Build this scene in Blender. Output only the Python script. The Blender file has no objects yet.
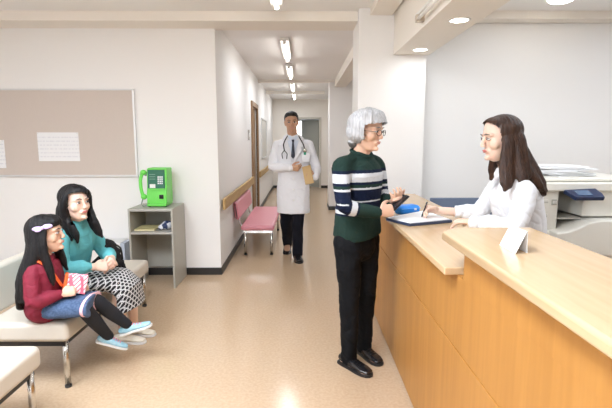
import bpy, bmesh, math, random
from mathutils import Vector, Matrix, noise
import numpy as np
V = Vector
R = math.radians
random.seed(4)
scene = bpy.context.scene
col = scene.collection

# ------------------------------------------------------------ materials
def mat(name, rgb, rough=.5, metal=0, spec=.5, bump=0, bscale=60, var=0, vscale=8, stretch=(1,1,1), rgb2=None, sss=0, emit=0, coat=0, detail=4):
    m = bpy.data.materials.new(name); m.use_nodes = True
    nt = m.node_tree; b = nt.nodes['Principled BSDF']
    b.inputs['Base Color'].default_value = (*rgb, 1)
    b.inputs['Roughness'].default_value = rough
    b.inputs['Metallic'].default_value = metal
    b.inputs['Specular IOR Level'].default_value = spec
    if coat: b.inputs['Coat Weight'].default_value = coat; b.inputs['Coat Roughness'].default_value = .12
    if sss:
        b.inputs['Subsurface Weight'].default_value = sss; b.inputs['Subsurface Radius'].default_value = (.9,.35,.2); b.inputs['Subsurface Scale'].default_value = .012
    if emit:
        b.inputs['Emission Color'].default_value = (*rgb, 1); b.inputs['Emission Strength'].default_value = emit
    if bump or var or rgb2:
        tc = nt.nodes.new('ShaderNodeTexCoord'); mp = nt.nodes.new('ShaderNodeMapping')
        mp.inputs['Scale'].default_value = stretch
        nt.links.new(tc.outputs['Object'], mp.inputs['Vector'])
    if var or rgb2:
        n = nt.nodes.new('ShaderNodeTexNoise'); n.inputs['Scale'].default_value = vscale; n.inputs['Detail'].default_value = detail
        nt.links.new(mp.outputs[0], n.inputs['Vector'])
        r = nt.nodes.new('ShaderNodeValToRGB')
        c2 = rgb2 or tuple(max(0, c*(1-var)) for c in rgb)
        r.color_ramp.elements[0].position = .35; r.color_ramp.elements[1].position = .65
        r.color_ramp.elements[0].color = (*c2, 1); r.color_ramp.elements[1].color = (*rgb, 1)
        nt.links.new(n.outputs['Fac'], r.inputs['Fac']); nt.links.new(r.outputs['Color'], b.inputs['Base Color'])
    if bump:
        n = nt.nodes.new('ShaderNodeTexNoise'); n.inputs['Scale'].default_value = bscale; n.inputs['Detail'].default_value = 3
        nt.links.new(mp.outputs[0], n.inputs['Vector'])
        bp = nt.nodes.new('ShaderNodeBump'); bp.inputs['Strength'].default_value = bump; bp.inputs['Distance'].default_value = .01
        nt.links.new(n.outputs['Fac'], bp.inputs['Height']); nt.links.new(bp.outputs[0], b.inputs['Normal'])
    return m

WALL = mat('wall_paint', (.88,.865,.845), .75, bump=.05, bscale=180)
WALL2 = mat('wall_paint_beam', (.88,.83,.76), .7, bump=.05, bscale=180)
CEIL = mat('ceiling_panel', (.90,.89,.88), .85, bump=.1, bscale=90)
BASE = mat('baseboard_vinyl', (.02,.019,.018), .4)
FLOOR = mat('floor_vinyl', (.60,.445,.30), .17, spec=.5, rgb2=(.54,.39,.255), vscale=60, bump=.02, bscale=40)
WOODF = mat('counter_wood', (.49,.232,.056), .42, rgb2=(.43,.198,.045), vscale=5, stretch=(6,6,.35), detail=6)
WOODT = mat('counter_top_wood', (.66,.47,.28), .2, rgb2=(.61,.43,.245), vscale=5, stretch=(7,.5,7), detail=6)
OAK = mat('handrail_wood', (.52,.34,.14), .45, rgb2=(.43,.27,.10), vscale=6, stretch=(6,.6,6))
BROWN = mat('door_frame_wood', (.33,.20,.10), .45, rgb2=(.27,.16,.08), vscale=8, stretch=(6,6,.5))
DOORP = mat('door_paint', (.62,.58,.50), .5)
CREAM = mat('cream_vinyl', (.62,.57,.49), .45, bump=.15, bscale=220)
PINK = mat('pink_vinyl', (.72,.28,.33), .35, bump=.1, bscale=200)
CHROME = mat('chrome_tube', (.62,.61,.58), .22, metal=1)
BLACKM = mat('black_metal', (.02,.02,.022), .4)
BLACKP = mat('black_plastic', (.012,.012,.014), .25)
GREYM = mat('grey_steel', (.43,.42,.37), .45, metal=0)
GREYM2 = mat('grey_steel_shelf', (.46,.45,.41), .45)
FELT = mat('pin_board_felt', (.64,.56,.50), .9, bump=.2, bscale=400, var=.06, vscale=300)
ALU = mat('aluminium', (.72,.72,.72), .35, metal=.6)
PAPER = mat('white_paper', (.86,.86,.86), .7)
PRINT = mat('printed_grey', (.45,.46,.5), .7)
GREEN = mat('green_plastic', (.16,.68,.10), .3)
DGREEN = mat('dark_green_panel', (.015,.13,.075), .3)
WHITEP = mat('white_plastic', (.85,.84,.80), .4)
OFFW = mat('copier_plastic', (.80,.77,.69), .4)
OFFW2 = mat('copier_recess', (.55,.53,.48), .5)
NAVYP = mat('navy_plastic', (.008,.022,.075), .35)
BLUE = mat('blue_fabric', (.01,.22,.72), .45)
DBLUE = mat('dark_blue_cover', (.03,.045,.09), .4)
SLATE = mat('slate_blue_panel', (.13,.17,.25), .6)
SKIN = mat('skin', (.72,.45,.32), .5, sss=.1, var=.03, vscale=30)
SKIN2 = mat('skin_pale', (.80,.56,.44), .5, sss=.15, var=.04, vscale=30)
SKIN3 = mat('skin_tan', (.56,.32,.20), .5, sss=.12, var=.05, vscale=30)
LIPS = mat('lips', (.62,.17,.16), .4)
LIPN = mat('lips_natural', (.58,.25,.2), .45)
EYEW = mat('eye_white', (.8,.79,.77), .2)
IRIS = mat('iris_dark', (.02,.012,.01), .15)
HBLACK = mat('black_hair', (.004,.004,.005), .42, spec=.3, rgb2=(.010,.009,.010), vscale=14, stretch=(14,14,.7), bump=.5, bscale=20)
HBROWN = mat('brown_hair', (.022,.009,.005), .36, spec=.35, rgb2=(.060,.025,.012), vscale=10, stretch=(14,14,.5), bump=.5, bscale=16)
HGREY = mat('silver_hair', (.56,.56,.565), .55, rgb2=(.36,.365,.38), vscale=12, stretch=(12,12,.8), bump=.5, bscale=16)
HNAPE = mat('dark_grey_hair', (.12,.12,.12), .5)
SWG = mat('green_knit', (.015,.036,.029), .9, spec=.2, bump=.3, bscale=500)
SWN = mat('navy_knit', (.007,.012,.035), .9, spec=.2, bump=.3, bscale=500)
SWW = mat('white_knit', (.60,.61,.63), .85, bump=.3, bscale=500)
BTROU = mat('black_trousers', (.004,.005,.007), .8, spec=.2)
NTROU = mat('charcoal_trousers', (.007,.008,.014), .8, spec=.2)
LEATH = mat('black_leather', (.012,.012,.014), .22, coat=.3)
COAT = mat('white_coat_cotton', (.80,.80,.83), .8)
SHIRT = mat('white_blouse_cotton', (.84,.85,.88), .8)
SHIRT2 = mat('shirt_pale_blue', (.68,.74,.84), .7)
TIE = mat('navy_tie', (.012,.016,.04), .5)
RUB = mat('black_rubber', (.012,.012,.013), .4)
KRAFT = mat('kraft_paper', (.60,.41,.20), .7)
TEAL = mat('teal_blouse', (.13,.50,.54), .75, var=.12, vscale=20)
RED = mat('burgundy_jersey', (.22,.008,.030), .75, var=.2, vscale=25)
DENIM = mat('denim', (.045,.085,.17), .85, rgb2=(.08,.13,.24), vscale=90, bump=.2, bscale=400)
SOCK = mat('black_sock', (.010,.011,.016), .85)
LSHOE = mat('light_blue_shoe', (.27,.55,.68), .6, rgb2=(.40,.62,.72), vscale=50)
SOLEW = mat('pale_sole', (.72,.70,.68), .6)
PSHOE = mat('cream_leather', (.76,.70,.58), .45)
LILAC = mat('lilac_ribbon', (.62,.47,.80), .6)
ORANGE = mat('orange_strap', (.85,.14,.03), .6)
FUR = mat('black_fabric', (.008,.008,.009), .9, bump=1, bscale=90)
def glow(name, rgb, s):
    m = bpy.data.materials.new(name); m.use_nodes = True; nt = m.node_tree
    for n in list(nt.nodes): nt.nodes.remove(n)
    e = nt.nodes.new('ShaderNodeEmission'); o = nt.nodes.new('ShaderNodeOutputMaterial')
    e.inputs[0].default_value = (*rgb, 1); e.inputs[1].default_value = s
    nt.links.new(e.outputs[0], o.inputs[0]); return m
TUBE = glow('lit_tube', (1,.96,.90), 14)
FILL_PANEL = glow('fill_panel_glow', (.90,.98,1.08), 3.5)  # glow of the added out-of-view fill panels
LAMP = glow('lit_lamp', (1,.93,.82), 16)
GLASS = mat('clear_glass', (1,1,1), .02); GLASS.node_tree.nodes['Principled BSDF'].inputs['Transmission Weight'].default_value = 1

def printed(name, base, ink, u, rows, sc, z0, z1):
    m = mat(name, base, .7); nt = m.node_tree; b = nt.nodes['Principled BSDF']
    tc = nt.nodes.new('ShaderNodeTexCoord'); sep = nt.nodes.new('ShaderNodeSeparateXYZ'); nt.links.new(tc.outputs['Object'], sep.inputs[0])
    def mth(op, a, c=0.0):
        n = nt.nodes.new('ShaderNodeMath'); n.operation = op
        for i, q in enumerate((a, c)):
            if isinstance(q, (int, float)): n.inputs[i].default_value = q
            else: nt.links.new(q, n.inputs[i])
        return n.outputs[0]
    z = sep.outputs[2]; row = mth('MULTIPLY', z, rows)
    ln = mth('LESS_THAN', mth('FRACT', row), .30)
    cb = nt.nodes.new('ShaderNodeCombineXYZ'); nt.links.new(mth('MULTIPLY', sep.outputs[u], sc), cb.inputs[0]); nt.links.new(mth('FLOOR', row), cb.inputs[1])
    n = nt.nodes.new('ShaderNodeTexNoise'); n.inputs['Scale'].default_value = 1; n.inputs['Detail'].default_value = 3; nt.links.new(cb.outputs[0], n.inputs['Vector'])
    k = mth('MULTIPLY', ln, mth('GREATER_THAN', n.outputs['Fac'], .48))
    k = mth('MULTIPLY', k, mth('MULTIPLY', mth('GREATER_THAN', z, z0), mth('LESS_THAN', z, z1)))
    mx = nt.nodes.new('ShaderNodeMix'); mx.data_type = 'RGBA'; mx.inputs[6].default_value = (*base, 1); mx.inputs[7].default_value = (*ink, 1)
    nt.links.new(k, mx.inputs[0]); nt.links.new(mx.outputs[2], b.inputs['Base Color']); return m
NPRINT = printed('printed_notice', (.86,.86,.87), (.74,.74,.77), 0, 26, 60, .03, .255)
CPRINT = printed('printed_card', (.88,.87,.87), (.80,.62,.62), 1, 60, 90, .01, .055)
def pattern(name, base, line, kind, sc):
    """woven / printed pattern from three families of stripes in object space"""
    m = mat(name, base, .85); nt = m.node_tree; b = nt.nodes['Principled BSDF']
    tc = nt.nodes.new('ShaderNodeTexCoord'); sep = nt.nodes.new('ShaderNodeSeparateXYZ'); nt.links.new(tc.outputs['Object'], sep.inputs[0])
    def mth(op, a, c=None):
        n = nt.nodes.new('ShaderNodeMath'); n.operation = op
        for i, q in enumerate((a, c)):
            if q is None: continue
            if isinstance(q, (int, float)): n.inputs[i].default_value = q
            else: nt.links.new(q, n.inputs[i])
        return n.outputs[0]
    x = mth('SUBTRACT', sep.outputs[0], mth('MULTIPLY', sep.outputs[2], 1.0)); y = sep.outputs[1]
    out = None
    dirs = ((1,0),(.5,.866),(-.5,.866)) if kind == 'tri' else ((1,0),(0,1))
    for i, (a, c) in enumerate(dirs):
        u = mth('ADD', mth('MULTIPLY', x, a*sc), mth('MULTIPLY', y, c*sc))
        d = mth('ABSOLUTE', mth('SUBTRACT', mth('FRACT', u), .5))
        l = mth('LESS_THAN', d, .085 if kind == 'tri' else .16)
        out = l if out is None else mth('MAXIMUM', out, l)
    mx = nt.nodes.new('ShaderNodeMix'); mx.data_type = 'RGBA'
    mx.inputs[6].default_value = (*base, 1); mx.inputs[7].default_value = (*line, 1)
    nt.links.new(out, mx.inputs[0]); nt.links.new(mx.outputs[2], b.inputs['Base Color'])
    return m
SKIRT = pattern('geometric_print', (.012,.012,.014), (.66,.66,.66), 'tri', 36)
POUCH = pattern('pink_check_print', (.82,.72,.74), (.80,.16,.24), 'sq', 42)

# ------------------------------------------------------------ object helpers
def link(name, me, m, parent=None, smooth=False, bevel=0, loc=None):
    o = bpy.data.objects.new(name, me); col.objects.link(o)
    for q in (m if isinstance(m, (list, tuple)) else [m]): me.materials.append(q)
    if smooth:
        me.polygons.foreach_set('use_smooth', [True]*len(me.polygons))
    if bevel:
        b = o.modifiers.new('bevel', 'BEVEL'); b.width = bevel; b.segments = 3; b.limit_method = 'ANGLE'; b.angle_limit = R(50)
        me.polygons.foreach_set('use_smooth', [True]*len(me.polygons))
        b.harden_normals = True
    if parent: o.parent = parent
    if loc is not None: o.location = loc
    return o

class MB:
    """collects shapes in world (or local) coordinates; off = origin to subtract"""
    def __init__(s, off=(0,0,0)): s.bm = bmesh.new(); s.off = V(off)
    def box(s, x0, x1, y0, y1, z0, z1, mtx=None):
        r = bmesh.ops.create_cube(s.bm, size=1)
        M = Matrix.Translation(((x0+x1)/2,(y0+y1)/2,(z0+z1)/2)) @ Matrix.Diagonal((abs(x1-x0),abs(y1-y0),abs(z1-z0),1))
        if mtx: M = mtx @ M
        bmesh.ops.transform(s.bm, matrix=M, verts=r['verts']); return s
    def ell(s, c, r, mtx=None, seg=20):
        q = bmesh.ops.create_uvsphere(s.bm, u_segments=seg, v_segments=max(8, seg*2//3), radius=1)
        M = Matrix.Translation(c) @ (Matrix.Diagonal((*r, 1)) if not isinstance(r, (int,float)) else Matrix.Diagonal((r,r,r,1)))
        if mtx: M = mtx @ M
        bmesh.ops.transform(s.bm, matrix=M, verts=q['verts']); return s
    def cyl(s, a, b, r, r2=None, seg=20):
        return s.loft([(V(a), None, r), (V(b), None, r if r2 is None else r2)], seg, flat=True)
    def loft(s, secs, seg=20, flat=False, up=None, expo=2.0, flat0=False, flat1=False):
        """secs: (centre, lateral dir or None, ra[, rb]); rings perpendicular to the path"""
        n = len(secs); P = [V(q[0]) for q in secs]; rings = []
        prev = None; T = []
        for i in range(n):
            t = (P[min(i+1,n-1)] - P[max(i-1,0)])
            T.append(t.normalized() if t.length > 1e-9 else V((0,0,1)))
        for i in range(n):
            t = T[i]; lat = secs[i][1]
            if lat is None:
                lat = prev if prev is not None else (V((1,0,0)) if abs(t.x) < .8 else V((0,1,0)))
            lat = V(lat); lat = (lat - t*lat.dot(t)).normalized(); prev = lat
            fw = t.cross(lat); ra = secs[i][2]; rb = secs[i][3] if len(secs[i]) > 3 else ra
            rings.append((P[i], lat, fw, ra, rb, t))
        if not flat:
            p, l, f, ra, rb, t = rings[0]; m = min(ra, rb)
            pre = [(p - t*m*k, l, f, ra*q, rb*q, t) for k, q in ((.92,.4),(.72,.7),(.4,.92))]
            p, l, f, ra, rb, t = rings[-1]; m = min(ra, rb)
            post = [(p + t*m*k, l, f, ra*q, rb*q, t) for k, q in ((.4,.92),(.72,.7),(.92,.4))]
            rings = ([] if flat0 else pre) + rings + ([] if flat1 else post)
        vs = []
        for p, l, f, ra, rb, t in rings:
            row = []
            for k in range(seg):
                a = 2*math.pi*k/seg; c, d = math.cos(a), math.sin(a)
                if expo != 2: c = math.copysign(abs(c)**(2/expo), c); d = math.copysign(abs(d)**(2/expo), d)
                row.append(s.bm.verts.new(p + l*(ra*c) + f*(rb*d)))
            vs.append(row)
        for i in range(len(vs)-1):
            for k in range(seg):
                s.bm.faces.new((vs[i][k], vs[i][(k+1)%seg], vs[i+1][(k+1)%seg], vs[i+1][k]))
        s.bm.faces.new(list(reversed(vs[0]))); s.bm.faces.new(vs[-1])
        return s
    def limb(s, pts, rads, lat=None, sub=5, seg=16):
        """smooth tapered limb through joints; rads numbers or (lateral, depth)"""
        P = [V(p) for p in pts]; Q = []
        rr = [(q, q) if isinstance(q, (int,float)) else q for q in rads]
        n = len(P)
        for i in range(n-1):
            p0 = P[i-1] if i else P[0]*2-P[1]; p1, p2 = P[i], P[i+1]; p3 = P[i+2] if i+2 < n else P[-1]*2-P[-2]
            for k in range(sub):
                t = k/sub
                c = .5*((2*p1)+(p2-p0)*t+(2*p0-5*p1+4*p2-p3)*t*t+(3*p1-p0-3*p2+p3)*t**3)
                # keep bends crisp: blend spline with the straight bone
                c = c*.5 + p1.lerp(p2, t)*.5
                u = t*t*(3-2*t)
                Q.append((c, lat, rr[i][0]*(1-u)+rr[i+1][0]*u, rr[i][1]*(1-u)+rr[i+1][1]*u))
        Q.append((P[-1], lat, rr[-1][0], rr[-1][1]))
        return s.loft(Q, seg)
    def prism(s, pts, ext):
        """closed polygon (3-D points) extruded by vector ext"""
        e = V(ext); a = [s.bm.verts.new(V(p)) for p in pts]; b = [s.bm.verts.new(V(p)+e) for p in pts]; n = len(pts)
        s.bm.faces.new(list(reversed(a))); s.bm.faces.new(b)
        for i in range(n): s.bm.faces.new((a[i], a[(i+1)%n], b[(i+1)%n], b[i]))
        return s
    def mesh(s, name):
        bmesh.ops.recalc_face_normals(s.bm, faces=s.bm.faces[:])
        bmesh.ops.translate(s.bm, vec=-s.off, verts=s.bm.verts[:])
        me = bpy.data.meshes.new(name); s.bm.to_mesh(me); s.bm.free(); return me
    def build(s, name, m, parent=None, smooth=False, bevel=0):
        return link(name, s.mesh(name), m, parent, smooth, bevel)

def organic(name, mb, m, parent, voxel=.005, smooth=3, matfn=None, disp=None, cut=None):
    """fuse overlapping closed shapes into one continuous surface"""
    off = mb.off.copy(); me0 = mb.mesh(name+'_src')
    t = bpy.data.objects.new('tmp', me0); col.objects.link(t)
    r = t.modifiers.new('r', 'REMESH'); r.mode = 'VOXEL'; r.voxel_size = voxel
    if smooth:
        q = t.modifiers.new('s', 'SMOOTH'); q.factor = .5; q.iterations = smooth
    dg = bpy.context.evaluated_depsgraph_get(); dg.update()
    me = bpy.data.meshes.new_from_object(t.evaluated_get(dg)); me.name = name
    bpy.data.objects.remove(t); bpy.data.meshes.remove(me0)
    me.materials.clear()
    if disp:
        for v, n in zip(me.vertices, [V(n.vector) for n in me.vertex_normals]):
            v.co += n*disp(v.co+off, n)
    if cut:
        bm = bmesh.new(); bm.from_mesh(me)
        bmesh.ops.delete(bm, geom=[v for v in bm.verts if cut(v.co+off)], context='VERTS')
        bm.to_mesh(me); bm.free()
    o = link(name, me, m, parent, smooth=True)
    if matfn:
        me.polygons.foreach_set('material_index', [matfn(p.center+off) for p in me.polygons])
    return o

def thing(name, label, cat, loc=(0,0,0), group=None, rz=0):
    o = bpy.data.objects.new(name, None); col.objects.link(o); o.location = loc; o.rotation_euler.z = rz
    o.empty_display_size = .1
    o['label'] = label; o['category'] = cat
    if group: o['group'] = group
    return o
def tag(o, label, cat, group=None):
    o['label'] = label; o['category'] = cat
    if group: o['group'] = group
    return o
def struct(o): o['kind'] = 'structure'; return o
def kids(o): return [c for c in bpy.data.objects if c.parent == o]
def copy_tree(o, loc, label, rz=None):
    def cp(a, par):
        ch = kids(a)
        c = a.copy(); col.objects.link(c); c.parent = par
        for k in ch: cp(k, c)
        return c
    r = cp(o, None); r.location = loc; r['label'] = label
    if rz is not None: r.rotation_euler.z = rz
    return r
def sbox(name, m, *b, parent=None, bevel=0):
    return struct(MB().box(*b).build(name, m, parent, bevel=bevel))

# ------------------------------------------------------------ room shell
ZC = 2.56
XL, XR, YB = -3.6, 4.6, -3.2
sbox('floor', FLOOR, XL-.2, XR+.2, YB-.2, 16.2, -.1, 0)
sbox('ceiling', CEIL, XL-.2, XR+.2, YB-.2, 16.2, ZC, ZC+.1)
m = MB(); m.box(XL, -.85, 4.59, 4.75, 0, ZC); m.build('wall_back', WALL)['kind'] = 'structure'
m = MB(); m.box(-1.0, -.85, 4.7501, 7.72, 0, ZC); m.box(-1.0, -.85, 8.58, 13.2, 0, ZC); m.box(-1.0, -.85, 7.72, 8.58, 1.97, ZC)
struct(m.build('wall_corridor_left', WALL))
sbox('wall_left', WALL, XL-.15, XL, YB, 4.75, 0, ZC)
# rear wall (behind the camera) with window opening
m = MB(); m.box(XL, -2.6, YB-.15, YB, 0, ZC); m.box(-.2, XR, YB-.15, YB, 0, ZC); m.box(-2.6, -.2, YB-.15, YB, 0, .85); m.box(-2.6, -.2, YB-.15, YB, 2.2, ZC)
struct(m.build('wall_rear', WALL))
wf = MB().box(-2.6,-.2,YB-.1,YB-.05,.85,.9).box(-2.6,-.2,YB-.1,YB-.05,2.15,2.2).box(-2.6,-2.55,YB-.1,YB-.05,.9,2.15).box(-.25,-.2,YB-.1,YB-.05,.9,2.15).box(-1.43,-1.37,YB-.1,YB-.05,.9,2.15).build('window_1', ALU)
struct(wf); MB().box(-2.55,-1.43,YB-.08,YB-.074,.9,2.15).build('pane', GLASS, wf); MB().box(-1.37,-.25,YB-.08,YB-.074,.9,2.15).build('pane', GLASS, wf)
sbox('wall_right', WALL, XR, XR+.15, YB, 4.56, 0, ZC)
sbox('wall_office', WALL, 1.126, XR, 4.41, 4.56, 0, ZC)
sbox('wall_pillar', WALL, .512, 1.126, 4.2, 4.66, 0, ZC)
# side opening right of the corridor
sbox('wall_lobby', WALL, 2.6, 2.75, 4.56, 9.0, 0, ZC)
sbox('wall_corridor_right', WALL, .545, 2.75, 9.0, 9.5, 0, ZC)
sbox('wall_corridor_far_right', WALL, 1.3, 1.45, 9.5, 13.2, 0, ZC)
m = MB(); m.box(-1.0, -.18, 13.2, 13.35, 0, ZC); m.box(.5, 1.45, 13.2, 13.35, 0, ZC); m.box(-.18, .5, 13.2, 13.35, 2.0, ZC)
struct(m.build('wall_far', WALL2))
# far room seen through the open door
m = MB(); m.box(-1.3, 1.6, 15.9, 16.05, 0, .8).box(-1.3, 1.6, 15.9, 16.05, 2.1, ZC).box(-1.3,-1.0,15.9,16.05,.8,2.1).box(1.3,1.6,15.9,16.05,.8,2.1)
struct(m.build('wall_far_room', WALL))
sbox('wall_far_room_left', WALL, -1.45, -1.3, 13.35, 16.05, 0, ZC); sbox('wall_far_room_right', WALL, 1.6, 1.75, 13.35, 16.05, 0, ZC)
wf = struct(MB().box(-1.0,1.3,15.92,15.97,.8,.85).box(-1.0,1.3,15.92,15.97,2.05,2.1).box(-1,-.95,15.92,15.97,.85,2.05).box(1.25,1.3,15.92,15.97,.85,2.05).box(.12,.18,15.92,15.97,.85,2.05).build('window_2', ALU))
MB().box(-.95,.12,15.94,15.946,.85,2.05).build('pane', GLASS, wf); MB().box(.18,1.25,15.94,15.946,.85,2.05).build('pane', GLASS, wf)
# beams
sbox('trim_1', WALL2, XL, .512, 4.3, 4.59, 2.475, ZC)
sbox('trim_2', WALL2, 1.126, XR, 4.26, 4.41, 2.49, ZC)
sbox('trim_3', WALL2, .61, .805, YB, 4.2, 2.5, ZC)
sbox('trim_4', WALL2, -.85, .62, 8.95, 9.1, 2.51, ZC)
sbox('trim_5', WALL2, .64, .86, 4.66, 9.0, 2.42, ZC)
sbox('trim_6', WALL2, -.85, .6, 4.59, 4.66, 2.475, ZC)
m = MB().box(-.85, .545, 11.0, 11.12, 2.5, ZC); struct(m.build('trim_7', WALL2))
# dropped soffit above the counter
sof = MB().box(.825, 1.15, YB, 4.2, 2.16, ZC).build('trim_8', WALL2, bevel=.004); struct(sof)
# baseboards
def bb(n, *b): sbox('baseboard_'+n, BASE, *b)
bb('back', XL, -.842, 4.578, 4.59, 0, .075); bb('corridor_left', -.85, -.838, 4.59, 7.64, 0, .075); bb('corridor_left_far', -.85, -.838, 8.66, 13.2, 0, .075)
bb('far_left', -.838, -.24, 13.188, 13.2, 0, .075); bb('far_right', .56, 1.3, 13.188, 13.2, 0, .075)
bb('pillar', .5, .512, 4.188, 4.66, 0, .075); bb('corridor_right', .545, 2.6, 8.988, 9.0, 0, .075); bb('corridor_right_side', .533, .545, 8.988, 9.5, 0, .075)
bb('left', XL, XL+.012, YB, 4.578, 0, .075)
# left corridor door: wooden frame and leaf
d1 = struct(MB().box(-.87,-.82,7.64,7.72,0,2.05).box(-.87,-.82,8.58,8.66,0,2.05).box(-.87,-.82,7.72,8.58,1.97,2.05).build('door_1', BROWN, bevel=.004))
MB().box(-.93,-.88,7.72,8.58,.0,1.99).build('door_leaf', BROWN, d1); MB().ell((-.87,7.82,.95),.025).build('door_handle', CHROME, d1, True)
d2 = struct(MB().box(-.24,-.18,13.17,13.36,0,2.05).box(.5,.56,13.17,13.36,0,2.05).box(-.18,.5,13.17,13.36,2.0,2.05).build('door_2', DOORP, bevel=.004))
mx = Matrix.Translation((.48,13.36,0)) @ Matrix.Rotation(R(-42),4,'Z')
MB().box(-.66,0,0,.04,.01,1.98,mx).build('door_leaf', mat('door_leaf_grey',(.40,.40,.35),.5), d2); MB().ell(mx@V((-.6,-.03,.98)),.03).build('door_handle', CHROME, d2, True)

# handrails
def rail(y0, y1, label):
    t = thing('handrail', label, 'handrail', (-.85,y0,0), 'wooden handrails on the corridor wall')
    MB((-.85,y0,0)).box(-.83,-.80,y0,y1,.675,.795).build('rail_board', OAK, t, bevel=.008)
    n = max(2, int((y1-y0)/1.1))
    for i in range(n):
        y = y0+.12+(y1-y0-.24)*i/(n-1)
        MB((-.85,y0,0)).box(-.85,-.83,y-.03,y+.03,.70,.77).build('bracket', CHROME, t)
rail(4.66, 7.55, 'wooden handrail board running above the pink bench'); rail(8.72, 12.6, 'wooden handrail board beyond the brown door, under the framed notice')

# ------------------------------------------------------------ wall things
t = thing('bulletin_board', 'large beige pin board in thin metal frame on the left wall', 'bulletin board', (-2.5,4.59,1.03))
o = (-2.5,4.59,1.03)
MB(o).box(-3.5,-1.68,4.572,4.59,1.05,1.885).build('felt_panel', FELT, t)
MB(o).box(-3.515,-1.66,4.565,4.59,1.885,1.9).box(-3.515,-1.66,4.56,4.59,1.03,1.05).box(-3.515,-3.5,4.565,4.59,1.03,1.9).box(-1.68,-1.66,4.565,4.59,1.03,1.9).build('frame', ALU, t, bevel=.002)
def notice(x0, x1, z0, z1, label, rows):
    t = thing('notice', label, 'notice', ((x0+x1)/2,4.57,z0), 'white notices pinned on the board'); o = t.location.copy()
    MB(o).box(x0,x1,4.5685,4.5712,z0,z1).build('sheet', NPRINT, t)
    for x in (x0+.01, x1-.01): MB(o).ell((x,4.566,z1-.01),(.006,.003,.006),seg=8).build('pin', ALU, t, True)
notice(-2.646,-2.235,1.19,1.475,'wide white printed notice pinned at the middle of the beige board',7)
notice(-3.4,-2.98,1.12,1.40,'white printed notice pinned at the left end of the beige board, cut by the frame',6)
t = thing('framed_notice', 'tall framed notice on the left corridor wall beyond the brown door', 'notice', (-.85,10.1,1.0)); o = t.location.copy()
MB(o).box(-.85,-.83,9.5,10.75,1.0,1.03).box(-.85,-.83,9.5,10.75,1.83,1.86).box(-.85,-.83,9.5,9.53,1.03,1.83).box(-.85,-.83,10.72,10.75,1.03,1.83).build('frame', ALU, t)
MB(o).box(-.849,-.842,9.53,10.72,1.03,1.83).build('sheet', mat('notice_sheet',(.62,.60,.55),.6), t)
t = thing('wall_switch', 'small grey switch plate on the corridor wall before the brown door', 'switch', (-.85,7.25,1.3)); o = t.location.copy()
MB(o).box(-.85,-.835,7.15,7.3,1.40,1.56).build('plate', mat('plate_grey',(.4,.38,.35),.5), t, bevel=.003); MB(o).box(-.835,-.83,7.2,7.25,1.45,1.51).build('rocker', WHITEP, t, bevel=.002)

# ------------------------------------------------------------ lights in the ceiling
def tube_fixture(loc, label, rz=0, L=1.2):
    t = thing('ceiling_light', label, 'ceiling light', loc, 'fluorescent strip lights along the corridor ceiling', rz)
    MB().box(-.055,.055,-L/2,L/2,-.035,0).build('housing', WHITEP, t, bevel=.006)
    for a in (-L/2, L/2-.03): MB().box(-.02,.02,a,a+.03,-.075,-.035).build('socket', WHITEP, t)
    MB().cyl((0,-L/2+.03,-.062),(0,L/2-.03,-.062),.016,seg=12).build('tube', TUBE, t, True)
    return t
lab = ['fluorescent strip light nearest the lobby beam on the corridor ceiling','second fluorescent strip light along the corridor ceiling','third fluorescent strip light from the lobby along the corridor ceiling','farthest small fluorescent strip light on the corridor ceiling']
ys = [5.95, 7.75, 9.9, 11.9]
t0 = tube_fixture((-.2, ys[0], ZC), lab[0])
for y, l in zip(ys[1:], lab[1:]): copy_tree(t0, (-.2, y, ZC), l)
t = copy_tree(t0, (-.21, 3.4, ZC), 'fluorescent strip light on the waiting room ceiling, cut by the frame top')
def area(loc, sx, sy, power, rot=(0,0,0), color=(.93,1.0,1.10)):
    l = bpy.data.lights.new('area_light', 'AREA'); l.shape = 'RECTANGLE'; l.size = sx; l.size_y = sy; l.energy = power; l.color = color
    o = bpy.data.objects.new('area_light', l); o.location = loc; o.rotation_euler = rot; col.objects.link(o); return o
for y in ys: area((-.2,y,ZC-.09), .1, 1.1, 10, color=(.95,1.0,1.08))
# unseen panel lights added to fill lobby / office (above and behind the frame)
def panel(x, y, label, p=58):
    t = thing('fill_panel', label, 'ceiling light', (x,y,ZC), 'added unseen fill panels of the waiting room and office')
    MB().box(-.32,.32,-.62,-.60,-.012,0).box(-.32,.32,.60,.62,-.012,0).box(-.32,-.30,-.6,.6,-.012,0).box(.30,.32,-.6,.6,-.012,0).build('frame', ALU, t)
    MB().box(-.30,.30,-.6,.6,-.006,-.001).build('diffuser', FILL_PANEL, t)
    area((x,y,ZC-.02), .58, 1.18, p)
panel(-1.9, 1.2, 'added unseen fill panel over the waiting benches'); panel(-.6, 1.0, 'added unseen fill panel over the middle of the floor')
panel(2.3, 1.8, 'added unseen fill panel over the office beside the copier', 9); panel(-1.2,-1.6,'added unseen fill panel near the rear window'); panel(3.2, 3.0, 'added unseen fill panel at the right end of the office', 6)
panel(1.75, 3.05, 'added unseen fill panel over the office desk beside the soffit', .5)  # extra panel added to brighten the office wall next to the soffit
# round lamp
t = thing('round_ceiling_light', 'round glowing lamp on the office ceiling at top right', 'ceiling light', (2.12,3.86,ZC))
MB().cyl((0,0,-.02),(0,0,0),.12,seg=40).build('rim', WHITEP, t, bevel=.006)
m = MB(); m.ell((0,0,-.02),(.10,.10,.03),seg=32); m.build('lamp', LAMP, t, True)
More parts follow.
